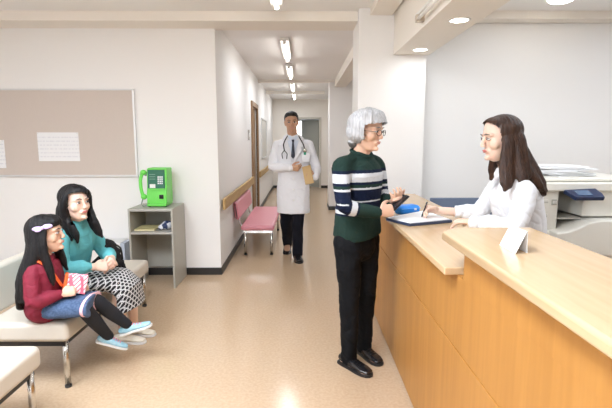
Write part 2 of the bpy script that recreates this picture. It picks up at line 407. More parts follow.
# downlights
for i, (y, l) in enumerate(((3.95,'round recessed downlight at the far end of the soffit over the counter'),(3.0,'round recessed downlight second from the far end of the soffit'))):
    t = thing('downlight', l, 'ceiling light', (1.005,y,2.16), 'round downlights in the soffit')
    m = MB(); bmesh.ops.create_circle(m.bm, radius=.055, segments=32, cap_ends=False)
    m.bm.free(); m.bm = bmesh.new()
    n = 32
    prof = [(.056,-.001),(.056,-.006),(.07,-.005),(.072,-.001)]
    rows = [[m.bm.verts.new((r*math.cos(2*math.pi*k/n), r*math.sin(2*math.pi*k/n), z)) for k in range(n)] for r, z in prof]
    for a in range(4):
        for k in range(n): m.bm.faces.new((rows[a][k], rows[a][(k+1)%n], rows[(a+1)%4][(k+1)%n], rows[(a+1)%4][k]))
    m.build('trim_ring', WHITEP, t)
    MB().cyl((0,0,-.004),(0,0,-.001),.056,seg=32).build('lamp', LAMP, t)
    area((1.005,y,2.15), .1, .1, .8)
# side strip fixture on the soffit
t = thing('strip_light', 'slim white strip light with end sockets on the side of the soffit', 'light', (.825,2.9,2.2)); o = t.location.copy()
MB(o).box(.80,.825,2.45,3.35,2.255,2.275).build('rail', WHITEP, t)
SOCK_B = mat('socket_beige',(.6,.52,.42),.5)
for a in (3.16, 2.6): MB(o).box(.77,.825,a,a+.04,2.19,2.235).build('socket', SOCK_B, t)
MB(o).cyl((.785,2.64,2.21),(.785,3.16,2.21),.013,seg=12).build('tube', mat('unlit_tube',(.88,.86,.82),.3), t, True)

# ------------------------------------------------------------ reception counter
t = thing('reception_counter', 'long light wood reception counter with a raised near section', 'counter', (.7,2.5,0)); o = t.location.copy()
MB(o).box(.58,.62,-.6,3.95,.02,.615).build('lower_front_panel', WOODF, t, bevel=.002)
MB(o).box(.583,.62,-.6,3.95,.619,.90).build('upper_front_panel', WOODF, t)
MB(o).box(.58,.62,-.6,1.56,.90,1.028).build('raised_front_panel', WOODF, t)
MB(o).box(.6,.96,3.91,3.95,.02,.9).build('end_panel', WOODF, t); MB(o).box(.62,.9,1.52,1.56,.02,1.028).build('end_panel', WOODF, t)
MB(o).box(.593,.62,-.6,3.95,0,.02).build('plinth', BASE, t)
MB(o).prism([(.53,1.62,.9),(.53,3.95,.9),(1.0,3.95,.9),(1.0,1.62,.9)],(0,0,.03)).build('low_worktop', WOODT, t, bevel=.006)
MB(o).prism([(.55,1.69,1.028),(.522,1.64,1.028),(.522,-.6,1.028),(.9,-.6,1.028),(.9,1.73,1.028),(.60,1.73,1.028)],(0,0,.034)).build('raised_worktop', WOODT, t, bevel=.011)
MB(o).box(.63,.87,-.6,1.5,.68,.71).build('inner_shelf', WOODF, t)

# name card on the raised top
t = thing('name_card', 'small white folded card standing on the raised counter top', 'card', (.66,1.37,1.062)); o = t.location.copy()
MB(o).prism([(.640,1.42,1.063),(.640,1.31,1.063),(.672,1.315,1.128),(.672,1.425,1.128)],(.0015,0,.0008)).build('front_leaf', CPRINT, t)
MB(o).prism([(.677,1.425,1.063),(.677,1.315,1.063),(.674,1.315,1.128),(.674,1.425,1.128)],(.0015,0,-.0008)).build('back_leaf', PAPER, t)

# clipboard with papers
t = thing('clipboard', 'dark blue document folder lying open on the low counter top', 'folder', (.66,2.66,.93)); o = t.location.copy()
cp = [(.492,2.60),(.59,2.415),(.86,2.53),(.80,2.88)]
MB(o).prism([(x,y,.931) for x,y in cp],(0,0,.016)).build('cover', DBLUE, t, bevel=.003)
t = thing('paper_sheets', 'stack of white paper sheets lying on the dark blue folder', 'paper', (.66,2.66,.947)); o = t.location.copy()
for k in range(4):
    c = V((.685,2.61)); q = [c+(V(p)-c)*(.95-.012*k)+V((random.uniform(-.004,.004),random.uniform(-.004,.004))) for p in cp]
    MB(o).prism([(p.x,p.y,.9475+.0012*k) for p in q],(0,0,.001)).build('sheet', PAPER, t)
t = thing('pencil_case', 'bright blue rounded zip case on the counter beside the phone', 'case', (.69,2.82,.93)); o = t.location.copy()
m = MB(o); mx = Matrix.Translation((.672,2.838,.962)) @ Matrix.Rotation(R(24),4,'Z')
m.box(-.075,.075,-.045,.045,-.0305,.029,mx); m.build('body', BLUE, t, bevel=.022)
MB(o).box(-.07,.07,-.0465,.0465,.008,.012,mx).build('zip', mat('zip_light_blue',(.10,.38,.85),.4), t, bevel=.001)
MB(o).box(.02,.036,-.05,-.046,.0,.012,mx).build('zip_pull', ALU, t)

# office desk behind the counter
t = thing('office_desk', 'office desk behind the counter with a slate blue screen panel', 'desk', (1.5,3.4,0)); o = t.location.copy()
MB(o).box(1.04,1.62,3.0,3.6,.70,.725).build('desk_top', OFFW, t, bevel=.004)
MB(o).box(1.04,1.62,3.60,3.63,.45,.935).build('screen_panel', SLATE, t, bevel=.006)
for x in (1.06,1.58):
    for y in (3.03,3.56): MB(o).box(x-.015,x+.015,y-.015,y+.015,0,.70).build('leg', GREYM, t)

# ------------------------------------------------------------ copier
t = thing('photocopier', 'cream white photocopier behind the receptionist with navy control panel', 'photocopier', (2.05,3.4,0)); o = t.location.copy()
MB(o).box(1.68,2.42,3.12,3.72,.03,.40).build('paper_cabinet', OFFW, t, bevel=.012)
for i in range(2):
    d = MB(o).box(1.72,2.38,3.105,3.12,.06+.17*i,.20+.17*i).build('drawer', OFFW, t, bevel=.006)
    MB(o).box(1.95,2.15,3.098,3.106,.15+.17*i,.17+.17*i).build('drawer_handle', OFFW2, d)
m = MB(o); m.box(1.68,2.42,3.12,3.72,.405,.76); m.build('body', OFFW, t, bevel=.015)
m = MB(o); m.prism([(1.755,3.02,.66),(1.755,3.02,.765),(1.83,3.02,.775),(1.90,3.02,.80),(1.97,3.02,.835),(2.06,3.02,.85),(2.42,3.02,.85),(2.42,3.02,.60),(1.80,3.02,.60)],(0,.42,0)); m.build('front_cover', OFFW, t, bevel=.012)
m = MB(o); m.box(1.66,1.815,3.14,3.7,.765,1.045); m.build('side_tower', OFFW, t, bevel=.008)
for z in (.80,.90):
    d = MB(o).box(1.675,1.74,3.13,3.142,z,z+.085).build('small_drawer', OFFW, t, bevel=.003); MB(o).box(1.68,1.735,3.126,3.131,z+.06,z+.07).build('drawer_handle', OFFW2, d)
MB(o).box(1.765,1.80,3.13,3.141,.945,.985).build('button_panel', GREYM, t, bevel=.002)
for k in range(3): MB(o).box(1.770+.010*k,1.776+.010*k,3.127,3.131,.955,.975).build('button', WHITEP, t)
MB(o).box(1.815,2.42,3.5,3.72,.765,1.045).build('rear_housing', OFFW2, t)
MB(o).box(1.99,2.42,3.14,3.5,.86,1.045).build('right_housing', OFFW, t, bevel=.01)
MB(o).box(1.82,1.99,3.15,3.48,.84,.85).build('output_tray', OFFW2, t, bevel=.003)
MB(o).box(1.64,2.44,3.10,3.74,1.045,1.105).build('scanner_bed', OFFW, t, bevel=.012)
MB(o).box(1.66,2.42,3.16,3.72,1.107,1.135).build('lid', OFFW, t, bevel=.012)
m = MB(o); mx = Matrix.Translation((1.925,3.03,1.025)) @ Matrix.Rotation(R(24),4,'X')
m.prism([mx@V(p) for p in ((-.12,.05,-.012),(-.085,-.05,-.012),(.11,-.05,-.012),(.12,.0,-.012),(.11,.07,-.012))], mx.to_3x3()@V((0,0,.03))); m.build('control_panel', NAVYP, t, bevel=.006)
MB(o).box(-.06,.04,-.03,.035,.0185,.021,mx).build('display', mat('display_grey',(.10,.16,.26),.2), t)
pt = thing('paper_pile', 'loose white papers piled on the copier lid', 'paper', (2.0,3.4,1.136)); o = pt.location.copy()
for k in range(11):
    a = R(random.uniform(-16,16)); mx = Matrix.Translation((1.93+random.uniform(-.07,.08),3.42,1.139+.0068*k)) @ Matrix.Rotation(a,4,'Z') @ Matrix.Rotation(R(random.uniform(-1,1)),4,'Y')
    MB(o).box(-.17,.17,-.14,.14,-.0033,.0033,mx).build('sheet', PAPER, pt, bevel=.001)

# ------------------------------------------------------------ benches
def bench(name, label, loc, L, D, seatz, thick, backz, vin, grp, cat='bench', lean=.04, frame=BLACKM):
    """local: x 0 front edge, -D wall side; y 0..L"""
    t = thing(name, label, cat, loc, grp)
    s = MB().box(-D,0,0,L,seatz-thick,seatz).build('seat', vin, t, bevel=.03)
    MB().box(-D+.03,-.03,.03,L-.03,seatz-thick-.03,seatz-thick).build('seat_frame', frame, t)
    for x in (-.04,-D+.05):
        for y in (.05, L-.05):
            l = MB().cyl((x,y,.012),(x,y,seatz-thick-.0),.0165,seg=16).build('leg', CHROME, t, True)
            MB().cyl((x,y,0),(x,y,.014),.019,seg=16).build('rubber_foot', RUB, l, True)
    return t
def back(t, D, y0, y1, z0, z1, vin, th=.07, lean=.05):
    sh = Matrix.Identity(4); sh[0][2] = -lean/(z1-z0)
    mx = Matrix.Translation((-D, 0, z0)) @ sh
    MB().box(-th+.02,.02,y0,y1,0,z1-z0,mx).build('backrest', vin, t, bevel=.025)
b1 = bench('waiting_bench', 'cream vinyl bench on which the mother and girl sit', (-1.30,2.37,0), 1.36, .47, .40, .115, .66, CREAM, 'cream vinyl waiting benches')
back(b1, .47, .0, 1.10, .405, .665, CREAM)
b2 = copy_tree(b1, (-1.29,.76,0), 'cream vinyl bench in the near left corner, cut by the frame')
# pink bench
p = bench('pink_bench', 'pink vinyl bench with chrome legs against the left corridor wall', (-.335,5.36,0), 1.6, .41, .375, .068, .65, PINK, None, frame=CHROME)
back(p, .455, .10, 1.56, .425, .645, PINK, th=.05, lean=.03)
for y in (.3,1.3):
    MB().limb([(-.36,y,.30),(-.45,y,.33),(-.475,y,.45)],[.011]*3).build('back_bracket', CHROME, p, True)

# ------------------------------------------------------------ cabinet with payphone
t = thing('steel_cabinet', 'grey steel shelf cabinet under the green payphone', 'cabinet', (-1.42,4.35,0)); o = t.location.copy()
x0, x1, y0, y1, zt = -1.62,-1.205,4.14,4.565,.765
MB(o).box(x1-.018,x1,y0,y1,0,zt).build('side_panel', GREYM, t, bevel=.002); MB(o).box(x0,x0+.018,y0,y1,0,zt).build('side_panel', GREYM, t, bevel=.002)
MB(o).box(x0+.018,x1-.018,y0,y1,zt-.022,zt).build('top_panel', GREYM2, t, bevel=.002)
MB(o).box(x0+.018,x1-.018,y0+.005,y1-.02,.525,.545).build('shelf', GREYM2, t)
MB(o).box(x0+.018,x1-.018,y1-.012,y1,.10,zt-.022).build('back_panel', GREYM, t)
bk = thing('booklet', 'yellow paper booklet on the cabinet shelf', 'booklet', (-1.5,4.3,.546)); o = bk.location.copy()
MB(o).box(-1.59,-1.40,4.2,4.42,.546,.56).build('pages', mat('pages_yellow',(.75,.68,.42),.7), bk, bevel=.002); MB(o).box(-1.592,-1.398,4.198,4.422,.56,.563).build('cover', mat('cover_yellow',(.70,.62,.30),.6), bk)
m = MB((-1.29,4.28,.546)); m.limb([(-1.35,4.24,.572),(-1.30,4.27,.59),(-1.25,4.32,.58)],[(.035,.025),(.045,.042),(.03,.03)])
organic('cloth_bundle', m, [mat('bundle_white',(.75,.76,.80),.8), mat('bundle_navy',(.04,.06,.14),.8)], None, .006, 3, matfn=lambda c: int(noise.noise(c*28) > .05), disp=lambda c,n: .006*noise.noise(c*30))
cb = bpy.data.objects['cloth_bundle']; cb.location = (-1.29,4.28,.546); tag(cb, 'white and navy patterned bundle on the cabinet shelf', 'cloth')

t = thing('payphone', 'bright green public payphone standing on the steel cabinet', 'telephone', (-1.38,4.35,.765)); o = t.location.copy()
x0, x1, y0, y1 = -1.478,-1.288,4.26,4.47
MB(o).prism([(x0,y0,.79),(x0,y0,.90),(x0,y0+.02,.96),(x0,y0+.03,1.125),(x0,y0+.05,1.135),(x0,y1,1.135),(x0,y1,.79)],(x1-x0,0,0)).build('body', GREEN, t, bevel=.012)
MB(o).box(x0+.005,x1-.005,y0-.02,y1,.775,.80).build('base', GREEN, t, bevel=.006)
for x in (x0+.02,x1-.02): MB(o).cyl((x,y0+.02,.765),(x,y0+.02,.776),.012).build('foot', RUB, t)
mx = Matrix.Translation((x0,y0+.012,.94)) @ Matrix.Rotation(R(-5),4,'X')
MB(o).box(.012,.172,-.004,.02,.0,.18,mx).build('dial_panel', DGREEN, t, bevel=.003)
MB(o).box(.012,.172,-.02,.01,-.012,.004,mx).build('ledge', GREEN, t, bevel=.003)
MB(o).box(.032,.085,-.009,-.004,.008,.045,mx).build('display', WHITEP, t, bevel=.002)
for i in range(3):
    for k in range(4): MB(o).box(.108+.018*i,.119+.018*i,-.009,-.003,.045+.02*k,.059+.02*k,mx).build('key', ALU, t)
for k in range(3): MB(o).box(.03,.085,-.0055,-.003,.09+.022*k,.095+.022*k,mx).build('instruction_strip', mat('pale_green_print',(.2,.35,.27),.5), t)
MB(o).box(x1-.07,x1-.03,y0-.004,y0+.01,.845,.885).build('coin_return', BLACKP, t, bevel=.002)
MB(o).box(x0-.022,x0,y0+.03,y0+.12,1.06,1.10).build('cradle', mat('cradle_grey',(.25,.25,.25),.4), t, bevel=.004)
h = MB(o); h.limb([(x0-.045,y0+.03,.87),(x0-.06,y0+.03,.94),(x0-.062,y0+.03,1.02),(x0-.042,y0+.03,1.09)],[(.017,.014)]*4); h.ell((x0-.035,y0+.03,.862),(.03,.027,.028)); h.ell((x0-.03,y0+.03,1.095),(.03,.027,.026))
organic('handset', h, GREEN, t, .004, 3)
m = MB(o); m.limb([(x0-.045,y0+.03,.85),(x0-.05,y0,.80),(x0-.03,y0-.02,.776),(x0+.01,y0-.015,.785),(x0+.02,y0,.80)],[.005]*5); m.build('cord', mat('cord_grey',(.2,.25,.2),.4), t, True)

t = thing('storage_box', 'low white plastic box against the wall behind the waiting bench', 'box', (-1.95,4.47,0)); o = t.location.copy()
MB(o).box(-2.2,-1.80,4.37,4.56,0,.37).build('body', WHITEP, t, bevel=.006); MB(o).box(-2.21,-1.80,4.365,4.565,.372,.395).build('lid', PAPER, t, bevel=.005)
MB(o).box(-1.798,-1.755,4.36,4.56,.0,.39).build('side_panel', mat('blue_grey_plastic',(.48,.53,.62),.4), t, bevel=.003)

# ------------------------------------------------------------ people toolkit
def basis(pos, yaw, pitch=0, roll=0, sc=1):
    """matrix: local x forward, y left, z up; pitch>0 looks down"""
    return Matrix.Translation(pos) @ Matrix.Rotation(R(yaw),4,'Z') @ Matrix.Rotation(R(pitch),4,'Y') @ Matrix.Rotation(R(roll),4,'X') @ Matrix.Scale(sc,4)
def head_shape(mb, H, slim=1.0, child=False):
    rot = H.to_3x3(); sc = rot.col[0].length; Y = rot.col[1].normalized()
    P = lambda x,y,z: H @ V((x,y,z))
    w = slim
    prof = [(.113,-.014,.010,.008),(.110,-.014,.032,.026),(.102,-.013,.052,.043),(.088,-.010,.070,.058),(.068,-.006,.082,.067),(.045,-.003,.088,.071),(.02,-.002,.090,.073),(-.008,.0,.087,.071),(-.032,.008,.078,.066),(-.055,.020,.066,.058),(-.075,.032,.054,.048),(-.092,.043,.041,.037),(-.104,.050,.028,.026),(-.111,.054,.014,.013)]
    mb.loft([(P(cx,0,z), Y, ry*w*sc, rx*sc) for z,cx,rx,ry in prof], 28, flat0=True, flat1=True)
    mb.ell((-.028,0,.028),(.078,.072*w,.076),H,24)            # back of skull
    mb.limb([P(.084,0,.016),P(.092,0,-.008),P(.0985,0,-.026)],[.008*sc,.0085*sc,.0105*sc])   # nose
    mb.ell((.094,.010,-.030),(.009,.0075,.007),H,12); mb.ell((.094,-.010,-.030),(.009,.0075,.007),H,12)
    for s in (-1,1):
        mb.ell((.045,s*.035,-.022),(.032,.030,.034),H,20)      # cheek
        mb.ell((.064,s*.026,.024),(.023,.030,.012),H,16)       # brow
        mb.ell((-.006,s*.074*w,-.006),(.016,.009,.030),Matrix(H)@Matrix.Rotation(R(-8),4,'Y'),14)   # ear
        mb.ell((.0,s*.078*w,.006),(.013,.009,.016),H,12)
    mb.ell((.074,0,-.058),(.017,.026,.015),H,16)               # mouth area
    mb.ell((.073,0,-.094),(.017,.020,.014),H,16)               # chin
def face(parent, off, H, lips, brow, age=0, s=1.0):
    for k in (-1,1):
        e = MB(off); e.ell((.0775,k*.031,.004),(.0125,.0125,.0058),H,20); eo = e.build('eye', [EYEW, IRIS], parent, True)
        Hi = H.inverted()
        for p in eo.data.polygons:
            c = Hi @ (p.center+V(off)); 
            if math.hypot(c.y-k*.031, c.z-.004) < .0058: p.material_index = 1
        P = lambda x,y,z: H @ V((x,y,z))
        MB(off).limb([P(.087,k*.016,.008),P(.0905,k*.031,.0135),P(.080,k*.047,.007)],[.0012,.0017,.001],seg=8).build('eyelash', IRIS, parent, True)
        MB(off).limb([P(.0915,k*.014,.026),P(.091,k*.030,.031),P(.078,k*.048,.026)],[(.0015,.0022),(.0015,.003),(.001,.0015)],seg=8).build('eyebrow', brow, parent, True)
    m = MB(off); m.limb([H@V((.086,-.021,-.0555)),H@V((.0925,-.008,-.0525)),H@V((.0925,.008,-.0525)),H@V((.086,.021,-.0555))],[.0012,.0030,.0030,.0012],seg=10)
    m.limb([H@V((.086,-.019,-.0575)),H@V((.0915,0,-.0615)),H@V((.086,.019,-.0575))],[.0012,.0040,.0012],seg=10)
    m.build('lips', lips, parent, True)
def hand(mb, wrist, fdir, thumb, curl=25, size=1.0, spread=4, tcurl=15):
    """fdir finger direction, thumb = direction in which the thumb side lies; palm normal = fdir x thumb or opposite, given by curl sign"""
    f = V(fdir).normalized(); th = V(thumb); th = (th - f*th.dot(f)).normalized(); n = f.cross(th)
    s = size; w = V(wrist)
    mb.loft([(w, th, .024*s,.018*s),(w+f*.03*s, th, .033*s,.0165*s),(w+f*.06*s, th, .040*s,.0155*s),(w+f*.085*s, th, .040*s,.013*s)], 16)
    L = [.068,.076,.071,.056]
    for i in range(4):
        o = (1.5-i)*.0205*s
        p = w + f*(.082-.004*abs(i-1.2))*s + th*o
        a = R(spread*(1.5-i)); d = (f*math.cos(a)+th*math.sin(a)).normalized(); pts = [p-d*.02*s]
        ang = 0; l = L[i]*s
        for k, fr in enumerate((.45,.3,.25)):
            ang += R(abs(curl))*(1 if k == 0 else .9)+R(2*i)*(abs(curl) > 10)
            dd = (d*math.cos(ang)+n*math.copysign(math.sin(ang), curl)).normalized()
            pts.append(pts[-1]+dd*l*fr*(1.0 if k else 1.4))
        mb.limb(pts, [.0095*s,.0088*s,.0082*s,.0070*s], sub=4, seg=12)
    # thumb leaves the side of the palm near its base
    sg = math.copysign(1, curl)
    p = w+f*.022*s+th*.022*s; d1 = (f*.62+th*.72+n*sg*.35).normalized(); d2 = (f*.85+th*.35+n*sg*math.sin(R(tcurl))*1.6).normalized(); d3 = (f*.95+th*.05+n*sg*math.sin(R(tcurl))*2).normalized()
    mb.limb([p-d1*.01*s, p+d1*.035*s, p+d1*.035*s+d2*.032*s, p+d1*.035*s+d2*.032*s+d3*.024*s],[.014*s,.0125*s,.0105*s,.0085*s], sub=4, seg=12)
def foot(mb, ankle, d, s=1.0, z0=0.0):
    a = V(ankle); d = V((d[0],d[1],0)).normalized(); l = V((-d.y,d.x,0)); 
    mb.loft([(V((a.x,a.y,z0+.035*s))-d*.05*s, l,.026*s,.030*s),(V((a.x,a.y,z0+.04*s)), l,.032*s,.036*s),(V((a.x,a.y,z0+.033*s))+d*.08*s, l,.038*s,.026*s),(V((a.x,a.y,z0+.022*s))+d*.15*s, l,.040*s,.018*s),(V((a.x,a.y,z0+.018*s))+d*.18*s, l,.030*s,.013*s)],16)
def shoe(parent, off, ankle, d, upper, sole, s=1.0, z0=0.0, pitch=0, laces=False, low=False, name='shoe', voxel=.004, hs=1.0):
    """pitch>0 = toe up (radians about the lateral axis at the ankle); returns shoe with sole child"""
    a = V(ankle); d = V((d[0],d[1],0)).normalized(); l = V((-d.y,d.x,0)); g = V((a.x,a.y,z0))
    Mx = Matrix.Translation(V((a.x,a.y,z0+.07*s))) @ Matrix.Rotation(-pitch,4,l) @ Matrix.Translation(-V((a.x,a.y,z0+.07*s)))
    Q = lambda f,z,y=0: Mx @ (g+d*f*s+l*y*s+V((0,0,z*s)))
    m = MB(off); lr = Mx.to_3x3()@l
    top = .045 if low else .075
    m.loft([(Q(-.062,.045),lr,.028*s,.026*s),(Q(-.03,.046),lr,.036*s,.032*s),(Q(.03,.044),lr,.040*s,.032*s),(Q(.09,.036),lr,.045*s,.024*s),(Q(.14,.032),lr,.045*s,.019*s),(Q(.178,.029),lr,.034*s,.014*s)],20)
    if not low: m.loft([(Q(-.012,.04),lr,.036*s,.048*s),(Q(-.012,top+.01),lr,.035*s,.045*s)],18)
    o = organic(name, m, upper, parent, voxel, 3)
    m = MB(off)
    pr = [(-.088,.018),(-.08,.032),(-.04,.039),(.0,.040),(.05,.043),(.10,.049),(.15,.047),(.185,.034),(.20,.012)]
    pts = [Q(f,0,y) for f,y in pr]+[Q(f,0,-y) for f,y in reversed(pr)]
    m.prism(pts, (Mx.to_3x3()@V((0,0,.02*s))))
    if not low and upper is LEATH: m.prism([Q(-.088,-.012,.02),Q(-.075,-.012,.034),(Q(-.02,-.012,.038)),Q(-.02,-.012,-.038),Q(-.075,-.012,-.034),Q(-.088,-.012,-.02)], Mx.to_3x3()@V((0,0,.012*s)))
    m.build('sole', sole, o, bevel=.004)
    if laces:
        m = MB(off)
        for k in range(4):
            f = .045+.022*k; z = .078-.006*k
            m.limb([Q(f,z-.008,-.022),Q(f+.004,z+.002,0),Q(f,z-.008,.022)],[.003]*3,seg=8)
        m.build('laces', laces, o, True)
    return o
def folds(amp, fx, fz, seed=0):
    def f(c, n):
        a = noise.noise(V((c.x*fx+seed, c.y*fx, c.z*fz))); b = noise.noise(V((c.x*fx*2.3, c.y*fx*2.3+seed, c.z*fz*2.1)))
        u = noise.noise(V((c.x*fx*.9+c.z*fz*.8, c.y*fx*.9-seed, c.z*fz*1.5+c.x*fx*.4)))
        w = noise.noise(V((c.y*fx*1.3-c.z*fz, c.x*fx*1.1+seed*2, c.z*fz*1.9)))
        cr = max(0, 1-11*abs(u))+.8*max(0, 1-10*abs(w))
        return amp*(.55*a+.22*b-.24*cr)
    return f
def strands(H, amp=.004, f=55):
    def g(c, n):
        q = H.inverted()@c; a = math.atan2(q.y, q.x+.01)
        return amp*(noise.noise(V((a*6.5, q.z*5, 3)))+.6*noise.noise(V((a*17, q.z*7, 9))))
    return g
def segd(p, a, b):
    a, b = V(a), V(b); ab = b-a; t = max(0,min(1,(p-a).dot(ab)/ab.length_squared)); return (p-(a+ab*t)).length, t

def yoke(mb, neck, a, b, r=.040):
    n = V(neck)
    for q in (a, b):
        d = (V(q)-n); d.z = 0; d.normalize()
        mb.limb([n+d*.03+V((0,0,-.055)), V(q)-d*.02+V((0,0,-.04))],[r*1.55,r*1.45])
        mb.limb([n+d*.02+V((0,0,-.012)), n+d*.075+V((0,0,-.024)), V(q)+V((0,0,-.002))],[r,r*1.0,r*1.15])
# ------------------------------------------------------------ PERSON 1: grey haired woman at the counter
def torso(mb, secs, L, grow=0, seg=28, flat0=False, flat1=False):
    """secs: (centre, half width, half depth)"""
    mb.loft([(V(c), L, w+grow, d+grow) for c,w,d in secs], seg, expo=2.3, flat0=flat0, flat1=flat1)
P1 = thing('person', 'grey haired person in green striped sweater standing at the counter, holding a phone', 'person', (.34,2.66,0)); off = P1.location.copy()
L1 = V((.669,.743,0)); F1 = V((.743,-.669,0))
H1 = basis((.368,2.585,1.452), -36, 8, 0, .98)
tz = [((.335,2.675,.80),.165,.115),((.335,2.67,.90),.16,.112),((.335,2.66,1.02),.148,.108),((.338,2.65,1.12),.15,.113),((.34,2.645,1.20),.16,.112),((.34,2.645,1.265),.158,.092),((.342,2.635,1.31),.10,.07)]
shR,elR,wrR = (.222,2.515,1.262),(.236,2.43,1.045),(.425,2.475,1.0)
shL,elL,wrL = (.458,2.765,1.262),(.50,2.76,1.04),(.53,2.625,1.045)
hpR,knR,anR = (.272,2.605,.82),(.285,2.60,.46),(.290,2.640,.09)
hpL,knL,anL = (.392,2.74,.82),(.405,2.74,.46),(.405,2.795,.09)
m = MB(off); head_shape(m, H1)
m.limb([(.340,2.645,1.28),(.350,2.62,1.35),(.358,2.598,1.42)],[.055,.050,.052])
torso(m, tz[:-1], L1, -.024, flat1=True)
for a,b,c in ((shR,elR,wrR),(shL,elL,wrL)): m.limb([a,b,c],[.036,.034,.024])
for a,b,c in ((hpR,knR,anR),(hpL,knL,anL)): m.limb([a,b,c],[.068,.045,.033])
foot(m, anR, (.66,-.75), .9); foot(m, anL, (.47,-.88), .9)
hand(m, (.432,2.477,1.0), (.93,.30,.12), (.0,.25,.97), curl=-42, size=.92)
hand(m, (.53,2.628,1.045), (.25,-.93,.25), (.9,.25,.3), curl=34, size=.92)
body = organic('body', m, SKIN, P1, .004, 4); face(body, off, H1, LIPN, HNAPE)
# hair
m = MB(off)
m.ell((-.012,0,.035),(.108,.100,.092),H1,28); m.ell((-.035,0,-.015),(.085,.098,.070),H1,28); m.ell((.027,0,.062),(.074,.080,.050),H1,24)
for s in (-1,1): m.limb([H1@V((.03,s*.07,.06)),H1@V((.035,s*.084,.02)),H1@V((.025,s*.082,-.035))],[.03,.026,.014]); 
for k in range(9): a = -1.2+.3*k; m.limb([H1@V((-.01,0,.115)),H1@V((.06*math.cos(a),.09*math.sin(a),.10)),H1@V((.105*math.cos(a)-.005,.10*math.sin(a),.055))],[.02,.02,.012])
m.ell((-.065,0,-.075),(.04,.06,.035),H1,20)
H1i = H1.inverted()
organic('hair', m, [HGREY, HNAPE], P1, .005, 2, matfn=lambda c: int((H1i@c).z < -.078), disp=strands(H1,.006),
        cut=lambda c: (lambda q: q.x > .040 and q.z < .034+.35*(q.x-.04))(H1i@c))
# glasses
m = MB(off)
for s in (-1,1):
    ring = []
    for k in range(15):
        a = 2*math.pi*k/14; ring.append(H1@V((.104-.010*abs(s*.033+.02*math.cos(a))/.05, s*.033+.0225*math.cos(a), .0+.0165*math.sin(a))))
    m.limb(ring,[.0016]*15,sub=1,seg=6)
    m.limb([H1@V((.094,s*.055,.004)),H1@V((.05,s*.078,.004)),H1@V((-.0,s*.084,.0))],[.0016]*3,sub=2,seg=6)
m.limb([H1@V((.100,-.011,.003)),H1@V((.106,0,.006)),H1@V((.100,.011,.003))],[.0016]*3,sub=2,seg=6)
tag(m.build('eyeglasses', BLACKP, P1, True), '', ''); g = bpy.data.objects['eyeglasses']; del g['label']; del g['category']
# sweater
m = MB(off); torso(m, [((.335,2.675,.842),.158,.116),((.335,2.672,.86),.158,.115)]+[(c,w-.002,d-.004) for c,w,d in tz[1:5]]+[((.34,2.645,1.265),.120,.084),((.342,2.64,1.295),.075,.06)], L1, .008, flat0=True); yoke(m,(.342,2.642,1.318),shR,shL,.036)
m.limb([V(shR)+V((.03,.035,.01)),V(shR)+V((-.004,-.01,-.02)),elR,V(wrR)-V((.012,0,0))],[.044,.052,.047,.036]); m.limb([V(shL)-V((.03,.035,-.01)),V(shL)-V((0,0,.02)),elL,V(wrL)+V((0,.012,0))],[.044,.052,.047,.036])
def stripe(c):
    z = c.z; i = 0
    for a,b in ((elR,wrR),(elL,wrL)):
        d,t = segd(c,a,b)
        if d < .062 and t > .02:
            return 2 if .12 < t < .30 else (1 if t < .36 else 0)
    if 1.166 < z < 1.214: return 2
    if 1.214 <= z < 1.232 or 1.150 < z <= 1.166: return 1
    if 1.122 < z <= 1.134: return 2
    if 1.060 < z <= 1.122: return 1
    if 1.048 < z <= 1.058: return 2
    if 1.0 < z <= 1.048: return 1
    if .978 < z <= 1.0: return 2
    if .965 < z <= .978: return 1
    return 0
organic('sweater', m, [SWG,SWN,SWW], P1, .0036, 6, matfn=stripe, disp=folds(.008,9,6,1))
m = MB(off)
ring = [V((.346,2.634,1.326))+L1*(.068*math.cos(a))+F1*(.060*math.sin(a))+V((0,0,-.020*math.sin(a))) for a in [2*math.pi*k/24 for k in range(25)]]
m.limb(ring,[.007]*25,sub=1,seg=8); m.build('collar', SWG, P1, True)
m = MB(off)
torso(m, [((.335,2.675,.76),.142,.102),((.335,2.675,.85),.146,.102),((.335,2.67,.93),.14,.095)], L1, 0)
for a,b,c,q in ((hpR,knR,anR,0),(hpL,knL,anL,1)): m.limb([V(a)+V((0,0,-.02)),V(a).lerp(V(b),.5),b,V(b).lerp(V(c),.5),V(c)-V((0,0,.035))],[.090,.078,.063,.056,.050])
organic('trousers', m, BTROU, P1, .006, 4, disp=folds(.016,11,7,4))
shoe(P1, off, anR, (.66,-.75), LEATH, RUB, .92, .0, laces=BLACKP); shoe(P1, off, anL, (.47,-.88), LEATH, RUB, .92, .0, laces=BLACKP)
# phone in her hands
t = thing('smartphone', 'black smartphone wallet held over the counter by the grey haired person', 'phone', (.545,2.55,1.03)); o = t.location.copy()
mx = Matrix.Translation((.553,2.545,1.048)) @ Matrix.Rotation(R(20),4,'Z') @ Matrix.Rotation(R(-38),4,'Y')
MB(o).box(-.068,.06,-.036,.036,-.006,.006,mx).build('case', BLACKP, t, bevel=.004); MB(o).box(-.062,.056,-.031,.031,.006,.0072,mx).build('screen', mat('dark_screen',(.02,.02,.025),.08), t)

